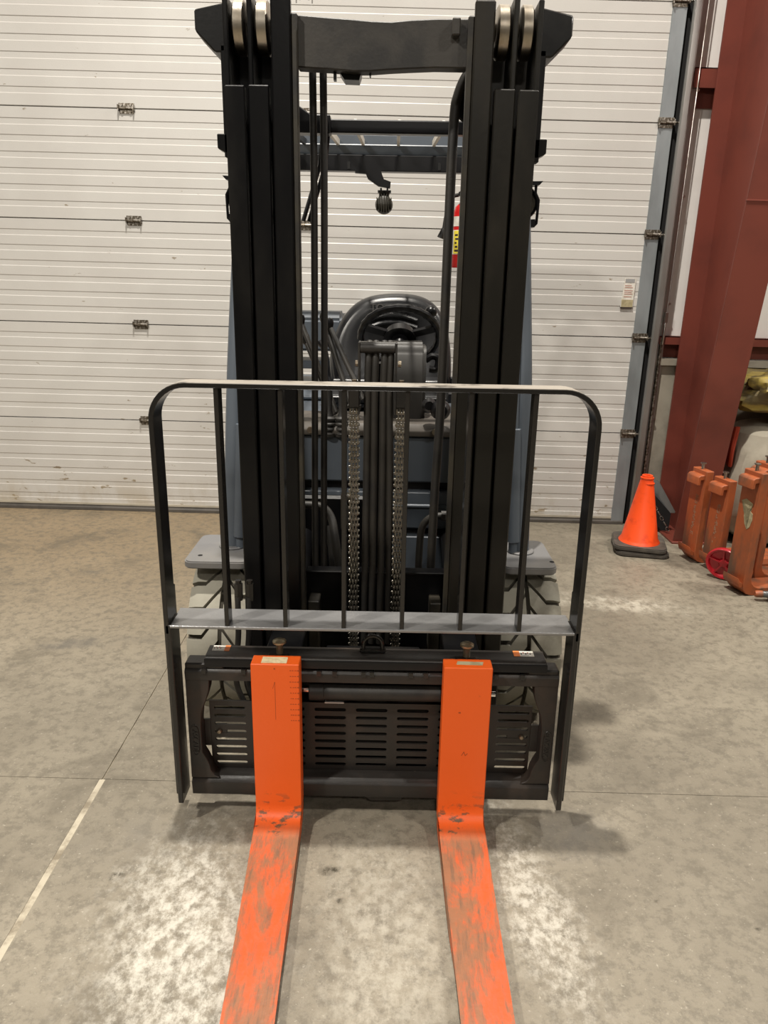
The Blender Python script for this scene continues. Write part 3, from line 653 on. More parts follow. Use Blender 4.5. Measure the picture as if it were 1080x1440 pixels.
# cross members
top = [(-0.21, 2.088), (-0.14, 2.084), (-0.07, 2.080), (0.0, 2.076), (0.06, 2.080), (0.13, 2.084), (0.21, 2.085), (0.21, 1.978), (0.16, 1.978), (0.07, 1.975), (0.02, 1.972), (-0.03, 1.968), (-0.07, 1.967), (-0.13, 1.971), (-0.21, 1.974)]
ct = MB(); n_ = 6
tops = [(-0.21, 2.088, 1.974), (-0.13, 2.083, 1.971), (-0.07, 2.080, 1.967), (-0.03, 2.077, 1.968), (0.02, 2.076, 1.972), (0.07, 2.081, 1.975), (0.13, 2.084, 1.978), (0.21, 2.085, 1.978)]
vs = []; fs = []
for x, a, b in tops: vs += [(x, 0.352, b), (x, 0.352, a), (x, 0.395, a), (x, 0.395, b)]
for i in range(len(tops) - 1):
    for k in range(4): fs.append((i * 4 + k, i * 4 + (k + 1) % 4, i * 4 + 4 + (k + 1) % 4, i * 4 + 4 + k))
fs += [(0, 1, 2, 3), tuple(len(vs) - 4 + k for k in (3, 2, 1, 0))]
ct.add(vs, fs)
cto = ct.build('crosshead', 'crosshead_dusty', FL, bevel=0.003)
MB().prism([(0.168, 2.042), (0.188, 2.042), (0.188, 2.080), (0.168, 2.080)], 'y', 0.325, 0.356).build('stop_block', 'crosshead_dusty', cto, bevel=0.003)
MB().box(-0.122, -0.115, 0.37, 0.39, 1.952, 1.974).prism([(-0.108, 1.972), (-0.095, 1.955), (-0.058, 1.954), (-0.052, 1.972)], 'y', 0.38, 0.43).box(-0.032, -0.028, 0.37, 0.39, 1.962, 1.975).build('hose_bracket', 'mast_black', cto, smooth=False)
tbm = MB().box(-0.41, 0.41, 0.50, 0.54, 2.035, 2.066)
for q in (-1, 1): tbm.prism([(q * 0.40, 2.16), (q * 0.495, 2.141), (q * 0.495, 2.092), (q * 0.445, 2.043), (q * 0.40, 2.043)], 'y', 0.50, 0.60)
tbm.build('outer_tie_beam', 'black_paint', FL, bevel=0.004)
MB().box(-0.215, 0.215, 0.44, 0.47, 0.47, 0.605).box(-0.215, 0.215, 0.43, 0.475, 0.598, 0.606).build('lower_cross_member', 'mast_black', FL, bevel=0.002)
MB().box(-0.385, 0.385, 0.49, 0.52, 0.09, 0.47).build('foot_shade_plate', 'mast_black', FL, bevel=0.002)  # added dark plate, keeps the view through the guard slots dark
for s in (-1, 1): MB().box(min(s * .17, s * .205), max(s * .17, s * .205), 0.37, 0.46, 0.36, 0.53).build('roller_bracket', 'mast_dusty', FL, bevel=0.003)
# pipes and hoses on the mast
for x in (-0.186, -0.158): MB().tube(spline([(x, 0.49, 2.02), (x + 0.001, 0.49, 1.7), (x - 0.002, 0.49, 1.2), (x - 0.005, 0.49, 0.9), (x - 0.007, 0.49, 0.52)]), 0.0098, 12).build('hydraulic_pipe', 'hose_dusty', FL)
MB().tube(spline([(0.26, 0.49, 2.02), (0.226, 0.49, 2.0), (0.202, 0.49, 1.95), (0.193, 0.49, 1.88), (0.190, 0.49, 1.6), (0.188, 0.49, 1.14), (0.180, 0.49, 0.85), (0.176, 0.49, 0.56)]), 0.0135, 14).build('hydraulic_hose', 'hose_dusty', FL)
MB().tube(spline([(0.235, 0.52, 0.765), (0.205, 0.52, 0.766), (0.170, 0.52, 0.758), (0.146, 0.52, 0.725), (0.140, 0.52, 0.66), (0.138, 0.52, 0.55)]), 0.0115, 12).build('hydraulic_hose', 'hose_dusty', FL)
MB().cyl((0.205, 0.52, 0.766), (0.235, 0.52, 0.766), 0.016, n=6).build('hose_union', 'hose_dusty', FL)
MB().lathe([(0.0, -0.012), (0.062, -0.012), (0.052, -0.004), (0.052, 0.004), (0.062, 0.012), (0.0, 0.012)], (0.252, 0.52, 1.945), 'y', 32).build('hose_pulley', 'mast_black', FL)
for (a, b) in (((-0.262, 0.9, 1.66), (-0.205, 0.9, 1.83)), ((-0.245, 0.92, 1.66), (-0.19, 0.92, 1.83))): MB().tube([a, b, (b[0] + 0.01, b[1], 1.92)], 0.007, 8).build('guard_stay', 'plastic_black', FL)
# free-lift cylinder with the hose bundle, chains and anchors
MB().cyl((0.004, 0.53, 0.20), (0.004, 0.53, 1.24), 0.032, n=20).build('lift_cylinder', 'mast_black', FL)
for i, (xa, xb) in enumerate(((-0.028, -0.034), (-0.008, -0.010), (0.018, 0.016), (0.036, 0.044))):
    MB().tube(spline([(xa * 0.9, 0.465, 1.305), (xa, 0.440, 1.262), (xa - 0.002, 0.435, 1.15), ((xa + xb) / 2, 0.435, 0.85), (xb, 0.435, 0.36)]), 0.0105, 12).build('hose_bundle', 'hose_dusty', FL)
br = MB(); br.cyl((-0.052, 0.432, 1.290), (0.048, 0.432, 1.290), 0.0145, n=16); br.box(-0.056, 0.052, 0.43, 0.47, 1.297, 1.306)
br.box(-0.058, -0.052, 0.418, 0.49, 1.10, 1.306).box(0.048, 0.054, 0.418, 0.49, 1.10, 1.306)
bro = br.build('hose_guide', 'crosshead_dusty', FL, bevel=0.0015)
for x in (-0.066, 0.056): MB().cyl((x, 0.44, 1.245), (x + 0.010, 0.44, 1.245), 0.009, n=8).build('guide_bolt', 'bolt_steel', bro)
lk = [MB(), MB()]
PIT = 0.0182
def stad(yc, z0, z1, r): return [(yc + r * math.cos(R(a)), z1 + r * math.sin(R(a))) for a in (0, 36, 72, 108, 144, 180)] + [(yc + r * math.cos(R(a)), z0 + r * math.sin(R(a))) for a in (180, 216, 252, 288, 324, 360)]
for v in (0, 1):
    for x in ((-0.0135, -0.0045, 0.0045) if v == 0 else (-0.009, 0.0, 0.009)):
        lk[v].prism(stad(0, -PIT / 2, PIT / 2, 0.0072), 'x', x, x + 0.0042)
    lk[v].cyl((-0.0165, 0, PIT / 2), (0.0165, 0, PIT / 2), 0.0038, n=10)
for cxn, cxb in ((-0.068, -0.066), (0.068, 0.066)):
    ch = MB().box(cxn - 0.016, cxn + 0.016, 0.405, 0.450, 1.122, 1.175).build('lift_chain', 'frame_black', FL, bevel=0.003, label='steel leaf chain with anchor block')
    if cxn < 0: l0 = [lk[v].build('chain_link', 'chain_steel', ch, loc=(cxn, 0.428, 1.115 - v * PIT)) for v in (0, 1)]
    for i in range(46):
        if cxn < 0 and i < 2: continue
        place(l0[i % 2], 'chain_link', ch, (cxn + (cxb - cxn) * i / 46, 0.428, 1.115 - i * PIT))
    MB().cyl((cxn, 0.43, 1.17), (cxn, 0.43, 1.20), 0.008, n=10).build('anchor_bolt', 'bolt_steel', ch)
    MB().box(cxn - 0.020, cxn + 0.020, 0.42, 0.455, 1.118, 1.126).build('anchor_plate', 'frame_black', ch, smooth=False)

# ---- drive tyres
TC = (0.0, 0.70, 0.285); TR = 0.285; NB = 20; HWT = 0.108
def tread(side):
    us = [0.06, 0.30, 0.55, 0.78, 1.0]
    def lo(u): return 0.06 if u >= 0.55 else 0.06 + (0.55 - u) / 0.49 * 0.80
    def hi(u): return lo(u) + 0.82
    pitch = 2 * math.pi / NB; NV = 4; vs = []; fs = []
    for depth in (0, 1):
        for i, u in enumerate(us):
            for j in range(NV + 1):
                v = lo(u) + (hi(u) - lo(u)) * j / NV; th = v * pitch
                rr = (TR - (0.012 if u > 0.95 else 0.0)) if depth == 0 else TR - 0.024
                ex = 1.0 if depth == 0 or u < 0.95 else 1.0
                vs.append((side * u * HWT * ex, -math.cos(th) * rr, math.sin(th) * rr))
    m_ = NV + 1; N0 = len(us) * m_
    for i in range(len(us) - 1):
        for j in range(NV): fs.append((i * m_ + j, i * m_ + j + 1, (i + 1) * m_ + j + 1, (i + 1) * m_ + j))
    per = [i * m_ for i in range(len(us))] + [(len(us) - 1) * m_ + j for j in range(1, m_)] + [i * m_ + NV for i in range(len(us) - 2, -1, -1)] + [j for j in range(NV - 1, 0, -1)]
    for k in range(len(per)):
        a, b = per[k], per[(k + 1) % len(per)]; fs.append((a, b, b + N0, a + N0))
    return MB().add(vs, fs)
tb = [None, None]
def carcass(w): return [(0.13, -w * 0.8), (0.18, -w), (0.245, -w * 1.02), (TR - 0.022, -w * 0.93), (TR - 0.020, -w * 0.5), (TR - 0.020, w * 0.5), (TR - 0.022, w * 0.93), (0.245, w * 1.02), (0.18, w), (0.13, w * 0.8)]
for s in (-1, 1):
    c = (s * 0.497, TC[1], TC[2])
    tire = MB().lathe(carcass(HWT), (0, 0, 0), 'x', 52).build('drive_tire', 'tire_groove', FL, loc=c, label='pale grey pneumatic tyre with chunky tread')
    MB().lathe([(0.0, s * 0.02), (0.06, s * 0.02), (0.07, s * 0.05), (0.12, s * 0.06), (0.135, s * 0.085), (0.135, -0.08), (0.0, -0.08)], (0, 0, 0), 'x', 32).build('wheel_hub', 'slate_paint', tire)
    for side in (0, 1):
        for i in range(NB):
            ang = -(i + (0.5 if side else 0.0)) * 2 * math.pi / NB
            if tb[side] is None:
                tb[side] = tread(1 if side else -1).build('tread_block', 'tire_rubber', tire, rot=(ang, 0, 0))
            else: place(tb[side], 'tread_block', tire, (0, 0, 0), (ang, 0, 0))
MB().cyl((-0.40, TC[1], TC[2]), (0.40, TC[1], TC[2]), 0.09, n=20).build('drive_axle', 'mast_black', FL)
for s in (-1, 1):
    rw = MB().lathe([(0.0, -0.07), (0.13, -0.07), (0.15, -0.09), (0.26, -0.085), (0.28, -0.06), (0.28, 0.06), (0.26, 0.085), (0.15, 0.09), (0.13, 0.07), (0.0, 0.07)], (0, 0, 0), 'x', 36).build('steer_tire', 'tire_rubber', FL, loc=(s * 0.42, 2.10, 0.28))

# ---- steps, pillars, guard roof
for s in (-1, 1):
    ox = -0.012 if s < 0 else 0.0
    poly = rrect(0.410, 0.603 + (0.018 if s < 0 else -0.016), 0.500, 0.775, 0.03, 5)
    stp = MB().prism([(s * x, y) for x, y in poly], 'z', 0.577, 0.602).build('step_plate', 'step_paint', FL, bevel=0.004, seg=2)
    MB().cyl((s * 0.578, 0.56, 0.6015), (s * 0.578, 0.56, 0.6026), 0.008, n=14).build('bolt_hole', 'void_black', stp)
    MB().cyl((s * 0.490, 0.66, 0.601), (s * 0.490, 0.66, 0.609), 0.047, n=24).build('pillar_collar', 'step_paint', stp, bevel=0.003)
    pts = spline([(s * 0.490, 0.66, 0.605), (s * 0.481, 0.69, 0.90), (s * 0.469, 0.73, 1.20), (s * 0.448, 0.80, 1.60), (s * 0.430, 0.86, 1.93)], 6)
    pil = MB().tube(pts, 0.030, 16, sy=0.9).build('guard_pillar', 'slate_paint', FL)
    MB().tube([(s * 0.462, 0.640, 0.64), (s * 0.447, 0.680, 1.02)], 0.021, 14).build('pillar_sleeve', 'slate_paint', pil, bevel=0.003)
    MB().tube([(s * 0.462, 0.640, 0.604), (s * 0.428, 0.745, 1.55)], 0.015, 14).build('grab_rail', 'slate_paint', pil)
    rp = MB().tube(spline([(s * 0.44, 1.88, 2.02), (s * 0.47, 2.05, 1.7), (s * 0.48, 2.2, 1.2), (s * 0.47, 2.25, 0.95)]), 0.03, 14).build('guard_rear_pillar', 'slate_paint', FL) if s < 0 else MB().tube(spline([(0.44, 1.88, 2.02), (0.47, 2.05, 1.7), (0.48, 2.2, 1.2), (0.47, 2.25, 0.95)]), 0.03, 14).build('guard_rear_pillar', 'slate_paint', FL)
    MB().obox((s * 0.430, 0.87, 1.94), (s * 0.45, 1.88, 2.05), 0.05, 0.05).build('roof_side_rail', 'black_paint', FL, bevel=0.006)
    # tilt cylinder behind the mast
    MB().cyl((s * 0.27, 0.52, 0.42), (s * 0.27, 1.05, 0.62), 0.035, n=18).build('tilt_cylinder', 'mast_black', FL)
    # head lamp in its guard
    hl = MB().lathe([(0.0, 0.045), (0.03, 0.04), (0.05, 0.02), (0.0525, -0.005), (0.049, -0.012), (0.045, -0.006)], (s * 0.447, 0.845, 1.722), 'y', 32).build('headlamp', 'plastic_black', FL)
    MB().lathe([(0.0, -0.006), (0.02, -0.005), (0.045, -0.002)], (s * 0.447, 0.845, 1.722), 'y', 28).build('lens', 'lamp_glass', hl)
    g = MB(); g.prism([(s * 0.506, 1.784), (s * 0.40, 1.780), (s * 0.40, 1.770), (s * 0.495, 1.772)], 'y', 0.815, 0.87)
    g.tube([(s * 0.487, 0.83, 1.775), (s * 0.487, 0.83, 1.750), (s * 0.499, 0.835, 1.73), (s * 0.497, 0.835, 1.66), (s * 0.488, 0.835, 1.652)], 0.0045, 8)
    g.prism([(s * 0.49, 1.648), (s * 0.40, 1.646), (s * 0.40, 1.668), (s * 0.49, 1.672)], 'y', 0.82, 0.86)
    g.tube([(s * 0.502, 0.845, 1.722), (s * 0.497, 0.845, 1.722)], 0.006, 8)
    g.build('lamp_guard', 'plastic_black', hl)
fb = MB().box(-0.45, 0.45, 0.85, 0.89, 1.918, 1.957).build('roof_front_bar', 'plastic_black', FL, bevel=0.004)
MB().prism([(-0.30, 1.912), (-0.165, 1.910), (-0.165, 1.963), (-0.225, 1.963), (-0.26, 1.985), (-0.30, 1.985)], 'y', 0.82, 0.875).build('bar_bracket', 'plastic_black', fb, bevel=0.003)
for x in (-0.20, -0.095, 0.052, 0.20, 0.34, -0.34):
    MB().obox((x * 0.95, 0.885, 1.95), (x * 1.04, 1.86, 2.058), 0.012, 0.028).build('roof_slat', 'label_white' if abs(x) < 0.3 else 'black_paint', FL, bevel=0.002)  # inner slats coloured white for the lamp light falling on them
MB().prism([(1.84, 2.088), (1.86, 2.095), (1.93, 2.090), (1.93, 2.040), (1.84, 2.044)], 'x', -0.47, 0.47).build('roof_rear_bar', 'slate_paint', FL, bevel=0.003)
MB().prism([(1.80, 2.044), (1.90, 2.046), (1.90, 2.000), (1.815, 2.003)], 'x', -0.47, 0.47).build('roof_rear_channel', 'slate_paint', FL, bevel=0.004)
MB().box(-0.47, 0.47, 1.805, 1.86, 1.938, 2.003).build('roof_rear_cover', 'plastic_black', FL, bevel=0.003)
for x in (-0.16, 0.235): MB().box(x - 0.006, x + 0.006, 1.80, 1.808, 1.945, 1.975).build('cover_clip', 'void_black', FL, smooth=False)
# work lamp with cooling fins
wl = MB().lathe([(0.0, -0.038), (0.020, -0.036), (0.034, -0.026), (0.0385, -0.010), (0.039, 0.010), (0.036, 0.018), (0.0, 0.02)], (-0.004, 1.80, 1.802), 'y', 28).build('work_lamp', 'lamp_body', FL, label='small black work lamp with ribbed back')
for k in range(7):
    x = -0.004 + (k - 3) * 0.0105; h = math.sqrt(max(0.040 ** 2 - (x + 0.004) ** 2, 0))
    MB().prism([(1.762, -h + 1.802), (1.758, 1.802), (1.762, h + 1.804), (1.79, h + 1.804), (1.79, -h + 1.802)], 'x', x - 0.0016, x + 0.0016).build('cooling_fin', 'lamp_body', wl, smooth=False)
MB().box(-0.032, 0.026, 1.785, 1.815, 1.850, 1.860).box(-0.022, -0.014, 1.79, 1.81, 1.84, 1.87).box(0.006, 0.014, 1.79, 1.81, 1.84, 1.872).cyl((-0.004, 1.80, 1.835), (-0.004, 1.80, 1.855), 0.02, 0.028, n=14).build('lamp_yoke', 'plastic_black', wl)
MB().prism([(-0.132, 1.940), (-0.02, 1.940), (-0.012, 1.918), (-0.006, 1.905), (0.024, 1.895), (0.022, 1.868), (-0.03, 1.876), (-0.076, 1.905), (-0.085, 1.925), (-0.132, 1.928)], 'y', 1.79, 1.81).build('lamp_bracket', 'plastic_black', wl, smooth=False)

# ---- cab: cowl, column, wheel, levers, seat, body
MB().box(-0.44, 0.44, 0.905, 1.00, 0.772, 0.942).build('cowl_upper', 'slate_paint', FL, bevel=0.006)
MB().box(-0.44, 0.44, 0.940, 1.00, 0.20, 0.95).build('cowl_core', 'plastic_black', FL)
cm = MB().box(-0.44, 0.44, 0.905, 0.95, 0.594, 0.738).build('cowl_middle', 'slate_paint', FL, bevel=0.006)
MB().prism([(0.905, 0.676), (0.898, 0.680), (0.898, 0.686), (0.905, 0.690)], 'x', -0.44, 0.44).build('pressed_ridge', 'slate_paint', cm, smooth=False)
MB().box(-0.44, 0.44, 0.905, 0.95, 0.430, 0.566).build('cowl_lower', 'slate_paint', FL, bevel=0.006)
MB().box(-0.42, -0.04, 0.885, 0.935, 0.42, 0.72).build('valve_block', 'mast_black', FL, bevel=0.01)
dk = MB().prism([(0.89, 0.945), (0.885, 0.965), (0.90, 0.99), (1.12, 0.995), (1.12, 0.945)], 'x', -0.45, 0.45).build('dash_deck', 'trim_brown', FL, bevel=0.003)
MB().cyl((0.20, 0.888, 0.965), (0.20, 0.880, 0.965), 0.012, n=12).build('deck_bolt', 'bolt_steel', dk)
MB().cyl((-0.245, 0.888, 0.965), (-0.245, 0.880, 0.965), 0.012, n=12).build('deck_bolt', 'bolt_steel', dk)
scv = [(1.00, 0.96), (0.985, 1.05), (0.985, 1.15), (1.00, 1.235), (1.03, 1.265), (1.15, 1.265), (1.20, 1.10), (1.22, 0.96)]
MB().prism(scv, 'x', 0.030, 0.166).build('steering_column', 'plastic_grey', FL, bevel=0.014, seg=3)
MB().tube(spline([(0.165, 1.05, 1.20), (0.19, 1.05, 1.215), (0.212, 1.045, 1.205), (0.205, 1.04, 1.17), (0.18, 1.04, 1.17)]), 0.013, 10).build('column_switch', 'plastic_black', FL)
WC = Vector((0.070, 1.17, 1.275)); TILT = R(48); WR = 0.148
def wp(a, r, off=0.0):
    x = math.cos(a) * r; t = math.sin(a) * r
    return WC + Vector((x, -t * math.cos(TILT), t * math.sin(TILT))) + Vector((0, math.sin(TILT), math.cos(TILT))) * off
rim = MB(); rim.tube([wp(2 * math.pi * i / 96, WR) for i in range(96)], [0.0135 + 0.0012 * math.sin(i * math.pi / 2) for i in range(96)], 10, closed=True)
sw = rim.build('steering_wheel', 'plastic_black', FL)
hub = MB()
for a in (20, 160, 270): hub.obox(wp(R(a), 0.03), wp(R(a), WR), 0.030, 0.012, (0, math.sin(TILT), math.cos(TILT)))
hub.cyl(wp(0, 0, -0.015), wp(0, 0, 0.018), 0.062, 0.055, n=28)
hub.build('wheel_spokes', 'plastic_black', sw)
MB().cyl(wp(0, 0, -0.10), wp(0, 0, -0.01), 0.03, n=16).build('steering_shaft', 'plastic_black', sw)
kb = MB(); kc = wp(R(40), WR, 0.035); kb.lathe([(0.0, 0.024), (0.012, 0.021), (0.022, 0.010), (0.024, 0.0), (0.020, -0.012), (0.010, -0.018), (0.008, -0.035)], kc, 'z', 20); kb.build('spinner_knob', 'plastic_black', sw)
for i, (p0, p1) in enumerate((((-0.300, 1.12, 1.325), (-0.16, 1.0, 1.01)), ((-0.285, 1.14, 1.255), (-0.165, 1.02, 1.0)), ((-0.215, 1.12, 1.335), (-0.10, 1.0, 1.02)), ((-0.192, 1.10, 1.315), (-0.062, 1.0, 1.06)))):
    lv = MB().tube([p0, p1], 0.0095, 10).build('control_lever', 'hose_dusty', FL)
    MB().lathe([(0.0, 0.030), (0.012, 0.026), (0.016, 0.012), (0.013, -0.006), (0.009, -0.012)], p0, 'z', 14).build('lever_knob', 'plastic_black', lv)
for x in (-0.178, -0.135):
    b_ = MB().lathe([(0.024, 0.94), (0.026, 0.952), (0.019, 0.957), (0.026, 0.964), (0.026, 0.97), (0.019, 0.976), (0.026, 0.982), (0.026, 0.988), (0.019, 0.994), (0.025, 1.0), (0.025, 1.006), (0.015, 1.012), (0.010, 1.03), (0.010, 1.11), (0.0, 1.11)], (x, 0.905, 0), 'z', 18)
    b_.build('lever_boot', 'rubber_black', FL)
pk = MB().lathe([(0.0, -0.03), (0.022, -0.028), (0.034, -0.012), (0.036, 0.004), (0.022, 0.015), (0.0, 0.016)], (0.215, 0.875, 1.045), 'y', 22).lathe([(0.0, -0.02), (0.016, -0.02), (0.026, 0.0), (0.0, 0.02)], (0.175, 0.89, 1.06), 'y', 18)
pk.build('horn', 'plastic_black', FL)
MB().tube(spline([(0.335, 1.6, 1.24), (0.338, 1.58, 1.18), (0.318, 1.57, 1.13), (0.318, 1.57, 1.06)]), 0.006, 8).build('brake_lever', 'plastic_black', FL)
MB().box(0.300, 0.330, 1.55, 1.6, 1.02, 1.08).build('lever_bracket', 'plastic_black', FL, bevel=0.003)
# loose hoses by the valve block
MB().tube(spline([(-0.26, 0.66, 0.752), (-0.19, 0.66, 0.748), (-0.155, 0.65, 0.715), (-0.14, 0.62, 0.66), (-0.125, 0.60, 0.56), (-0.115, 0.58, 0.47)]), 0.014, 12).build('valve_hose', 'hose_dusty', FL)
MB().tube(spline([(-0.17, 0.72, 0.66), (-0.155, 0.70, 0.60), (-0.145, 0.68, 0.48)]), 0.016, 12).build('valve_hose', 'rubber_black', FL)
MB().box(-0.135, -0.085, 0.86, 0.89, 0.60, 0.735).cyl((-0.118, 0.855, 0.715), (-0.118, 0.865, 0.715), 0.018, n=16).cyl((-0.118, 0.848, 0.715), (-0.118, 0.86, 0.715), 0.010, n=6).build('valve_bracket', 'mast_dusty', FL, bevel=0.003)
# seat
def seat_back():
    vs = []; fs = []
    outline = [(-0.238, 0.95), (-0.242, 1.10), (-0.232, 1.21), (-0.198, 1.305), (-0.135, 1.385), (-0.06, 1.422), (0.03, 1.432), (0.10, 1.432), (0.165, 1.425), (0.222, 1.40), (0.266, 1.35), (0.294, 1.28), (0.311, 1.19), (0.316, 1.08), (0.314, 0.95)]
    cx, cz = 0.035, 1.12
    rings = [(0.0, 0.026), (0.38, 0.025), (0.56, 0.023), (0.62, 0.016), (0.78, 0.011), (0.90, 0.017), (0.97, 0.040), (1.0, 0.075), (0.97, 0.12), (0.5, 0.14)]
    n = len(outline)
    for (t, dy) in rings:
        for (x, z) in outline: vs.append((cx + (x - cx) * t, 1.575 + dy + (z - 1.1) * 0.16, cz + (z - cz) * t))
    for j in range(len(rings) - 1):
        for i in range(n - 1): fs.append((j * n + i, j * n + i + 1, (j + 1) * n + i + 1, (j + 1) * n + i))
    return MB().add(vs, fs)
sb = seat_back().build('seat_back', 'seat_vinyl', FL)
sm = sb.modifiers.new('sub', 'SUBSURF'); sm.levels = 1; sm.render_levels = 2
MB().prism([(1.22, 0.99), (1.21, 1.06), (1.25, 1.10), (1.58, 1.08), (1.62, 0.99)], 'x', -0.215, 0.285).build('seat_cushion', 'seat_vinyl', FL, bevel=0.025, seg=3)
for k, z in enumerate((1.335, 1.305)):          # stitched rolls across the backrest
    MB().tube(spline([(-0.06, 1.600 + (z - 1.1) * 0.16, z - 0.02), (0.0, 1.592 + (z - 1.1) * 0.16, z), (0.08, 1.592 + (z - 1.1) * 0.16, z + 0.002), (0.15, 1.60 + (z - 1.1) * 0.16, z - 0.018)]), 0.010, 8).build('seat_roll', 'seat_vinyl', sb)
mw = Matrix.Translation((0.035, 1.617, 1.366)) @ Matrix.Rotation(R(-9), 4, 'X') @ Matrix.Rotation(R(90), 4, 'X')
lettering('TOYOTA', 0.044, 0.012, 'embossed_lettering', 'plastic_grey', sb, mw)
MB().prism(rrect(1.5, 2.2, 0.98, 1.0, 0.008, 2), 'x', -0.42, 0.30).build('engine_hood_lid', 'slate_paint', FL, bevel=0.003)
MB().box(-0.45, 0.45, 1.10, 2.20, 0.40, 0.975).build('engine_hood', 'slate_paint', FL, bevel=0.02, seg=2)
MB().prism([(1.95, 1.15), (1.95, 1.30), (1.99, 1.335), (2.20, 1.335), (2.25, 1.28), (2.25, 1.15)], 'x', -0.46, -0.20).build('side_console', 'slate_paint', FL, bevel=0.012, seg=2)
MB().box(-0.44, -0.22, 2.0, 2.2, 1.06, 1.10).build('console_shelf', 'slate_paint', FL, bevel=0.004)
MB().box(-0.44, -0.42, 2.05, 2.15, 0.97, 1.16).box(-0.26, -0.24, 2.05, 2.15, 0.97, 1.16).build('console_post', 'plastic_black', FL)
MB().cyl((-0.235, 1.98, 1.08), (-0.235, 1.955, 1.08), 0.018, n=14).build('tail_lens', 'red_lens', FL)
MB().prism([(2.20, 0.18), (2.20, 0.98), (2.48, 0.98), (2.58, 0.85), (2.58, 0.30), (2.50, 0.18)], 'x', -0.50, 0.50).build('counterweight', 'slate_paint', FL, bevel=0.03, seg=2)
MB().box(-0.42, 0.42, 0.98, 2.22, 0.16, 0.42).build('chassis', 'mast_black', FL, bevel=0.01)
for x, n1 in ((-0.20, 1), (-0.235, 2)): MB().tube(spline([(x - 0.02, 1.35, 1.24), (x + 0.005, 1.34, 1.20), (x + 0.02, 1.32, 1.10), (x + 0.05, 1.30, 1.0)]), 0.012, 8).build('seat_belt_stalk', 'plastic_black', FL)

# ================================================================== THINGS ROUND ABOUT
# fire extinguisher hanging on the rear pillar of the guard
fe = empty('fire_extinguisher', (0.310, 3.46, 1.545)); tag(fe, 'red fire extinguisher with yellow and white label hung behind the right mast rails', 'extinguisher')
MB().lathe([(0.0, 0.0), (0.040, 0.0), (0.043, 0.006), (0.043, 0.225), (0.036, 0.25), (0.020, 0.265), (0.014, 0.27), (0.014, 0.285), (0.0, 0.285)], (0, 0, 0), 'z', 32).build('cylinder', 'red_enamel', fe)
def band(nm, z0, z1, a0, a1, mt, r=0.0436):
    n = 12; vs = []; fs = []
    for i in range(n + 1):
        a = R(a0 + (a1 - a0) * i / n)
        for z in (z0, z1): vs.append((math.sin(a) * r, -math.cos(a) * r, z))
        for z in (z0, z1): vs.append((math.sin(a) * (r - 0.002), -math.cos(a) * (r - 0.002), z))
    for i in range(n): b = i * 4; fs += [(b, b + 4, b + 5, b + 1), (b + 2, b + 3, b + 7, b + 6), (b + 1, b + 5, b + 7, b + 3), (b, b + 2, b + 6, b + 4)]
    return MB().add(vs, fs).build(nm, mt, fe)
band('label', 0.055, 0.155, -80, 80, 'label_white'); band('label_stripe', 0.058, 0.152, -60, -18, 'label_yellow', 0.0440)
band('upper_label', 0.170, 0.210, -80, 80, 'label_white')
for k in range(5): band('label_print', 0.066 + k * 0.016, 0.074 + k * 0.016, -50 + 3 * (k % 2), -24 - 6 * (k % 3), 'ink', 0.0443)
for k in range(6): band('label_print', 0.064 + k * 0.0145, 0.068 + k * 0.0145, -14, 40 - 8 * (k % 3), 'label_silver', 0.0443)
band('label_print', 0.176, 0.183, 5, 30, 'ink', 0.0443); band('label_print', 0.196, 0.199, -20, 40, 'label_red', 0.0443)
MB().cyl((0, 0, 0.28), (0, 0, 0.32), 0.015, n=14).obox((0.0, 0.02, 0.325), (-0.01, -0.075, 0.352), 0.02, 0.008).obox((0.0, 0.02, 0.31), (-0.01, -0.07, 0.305), 0.018, 0.007).build('valve', 'plastic_black', fe)
MB().cyl((-0.018, -0.012, 0.30), (-0.018, -0.03, 0.30), 0.011, n=14).build('gauge', 'chrome', fe)
MB().tube(spline([(-0.015, 0.0, 0.30), (-0.055, -0.01, 0.285), (-0.074, -0.01, 0.22), (-0.082, -0.01, 0.16)]), 0.008, 10).cyl((-0.082, -0.01, 0.16), (-0.096, -0.01, 0.122), 0.010, 0.015, n=12).build('hose', 'rubber_black', fe)

# traffic cones, one slipped over the other
def make_cone(loc, rz, lab):
    t = empty('traffic_cone', loc, (0, 0, rz)); tag(t, lab, 'traffic cone', 'stacked traffic cones')
    base = MB(); poly = rrect(-0.15, 0.15, -0.15, 0.15, 0.05, 5); base.prism(poly, 'z', 0.0, 0.026)
    base.build('base', 'cone_rubber', t, bevel=0.006, seg=2)
    MB().lathe([(0.118, 0.026), (0.112, 0.036), (0.104, 0.046), (0.036, 0.400), (0.038, 0.404), (0.038, 0.412), (0.030, 0.414), (0.030, 0.424), (0.024, 0.426), (0.020, 0.424), (0.020, 0.40), (0.098, 0.046)], (0, 0, 0), 'z', 36).build('body', 'cone_orange', t)
    return t
make_cone((1.515, 4.155, 0.031), R(-14), 'upper orange traffic cone by the door jamb, slipped over another cone')
make_cone((1.520, 4.150, 0.001), R(-9), 'lower traffic cone of the stack by the door, only its black base showing')

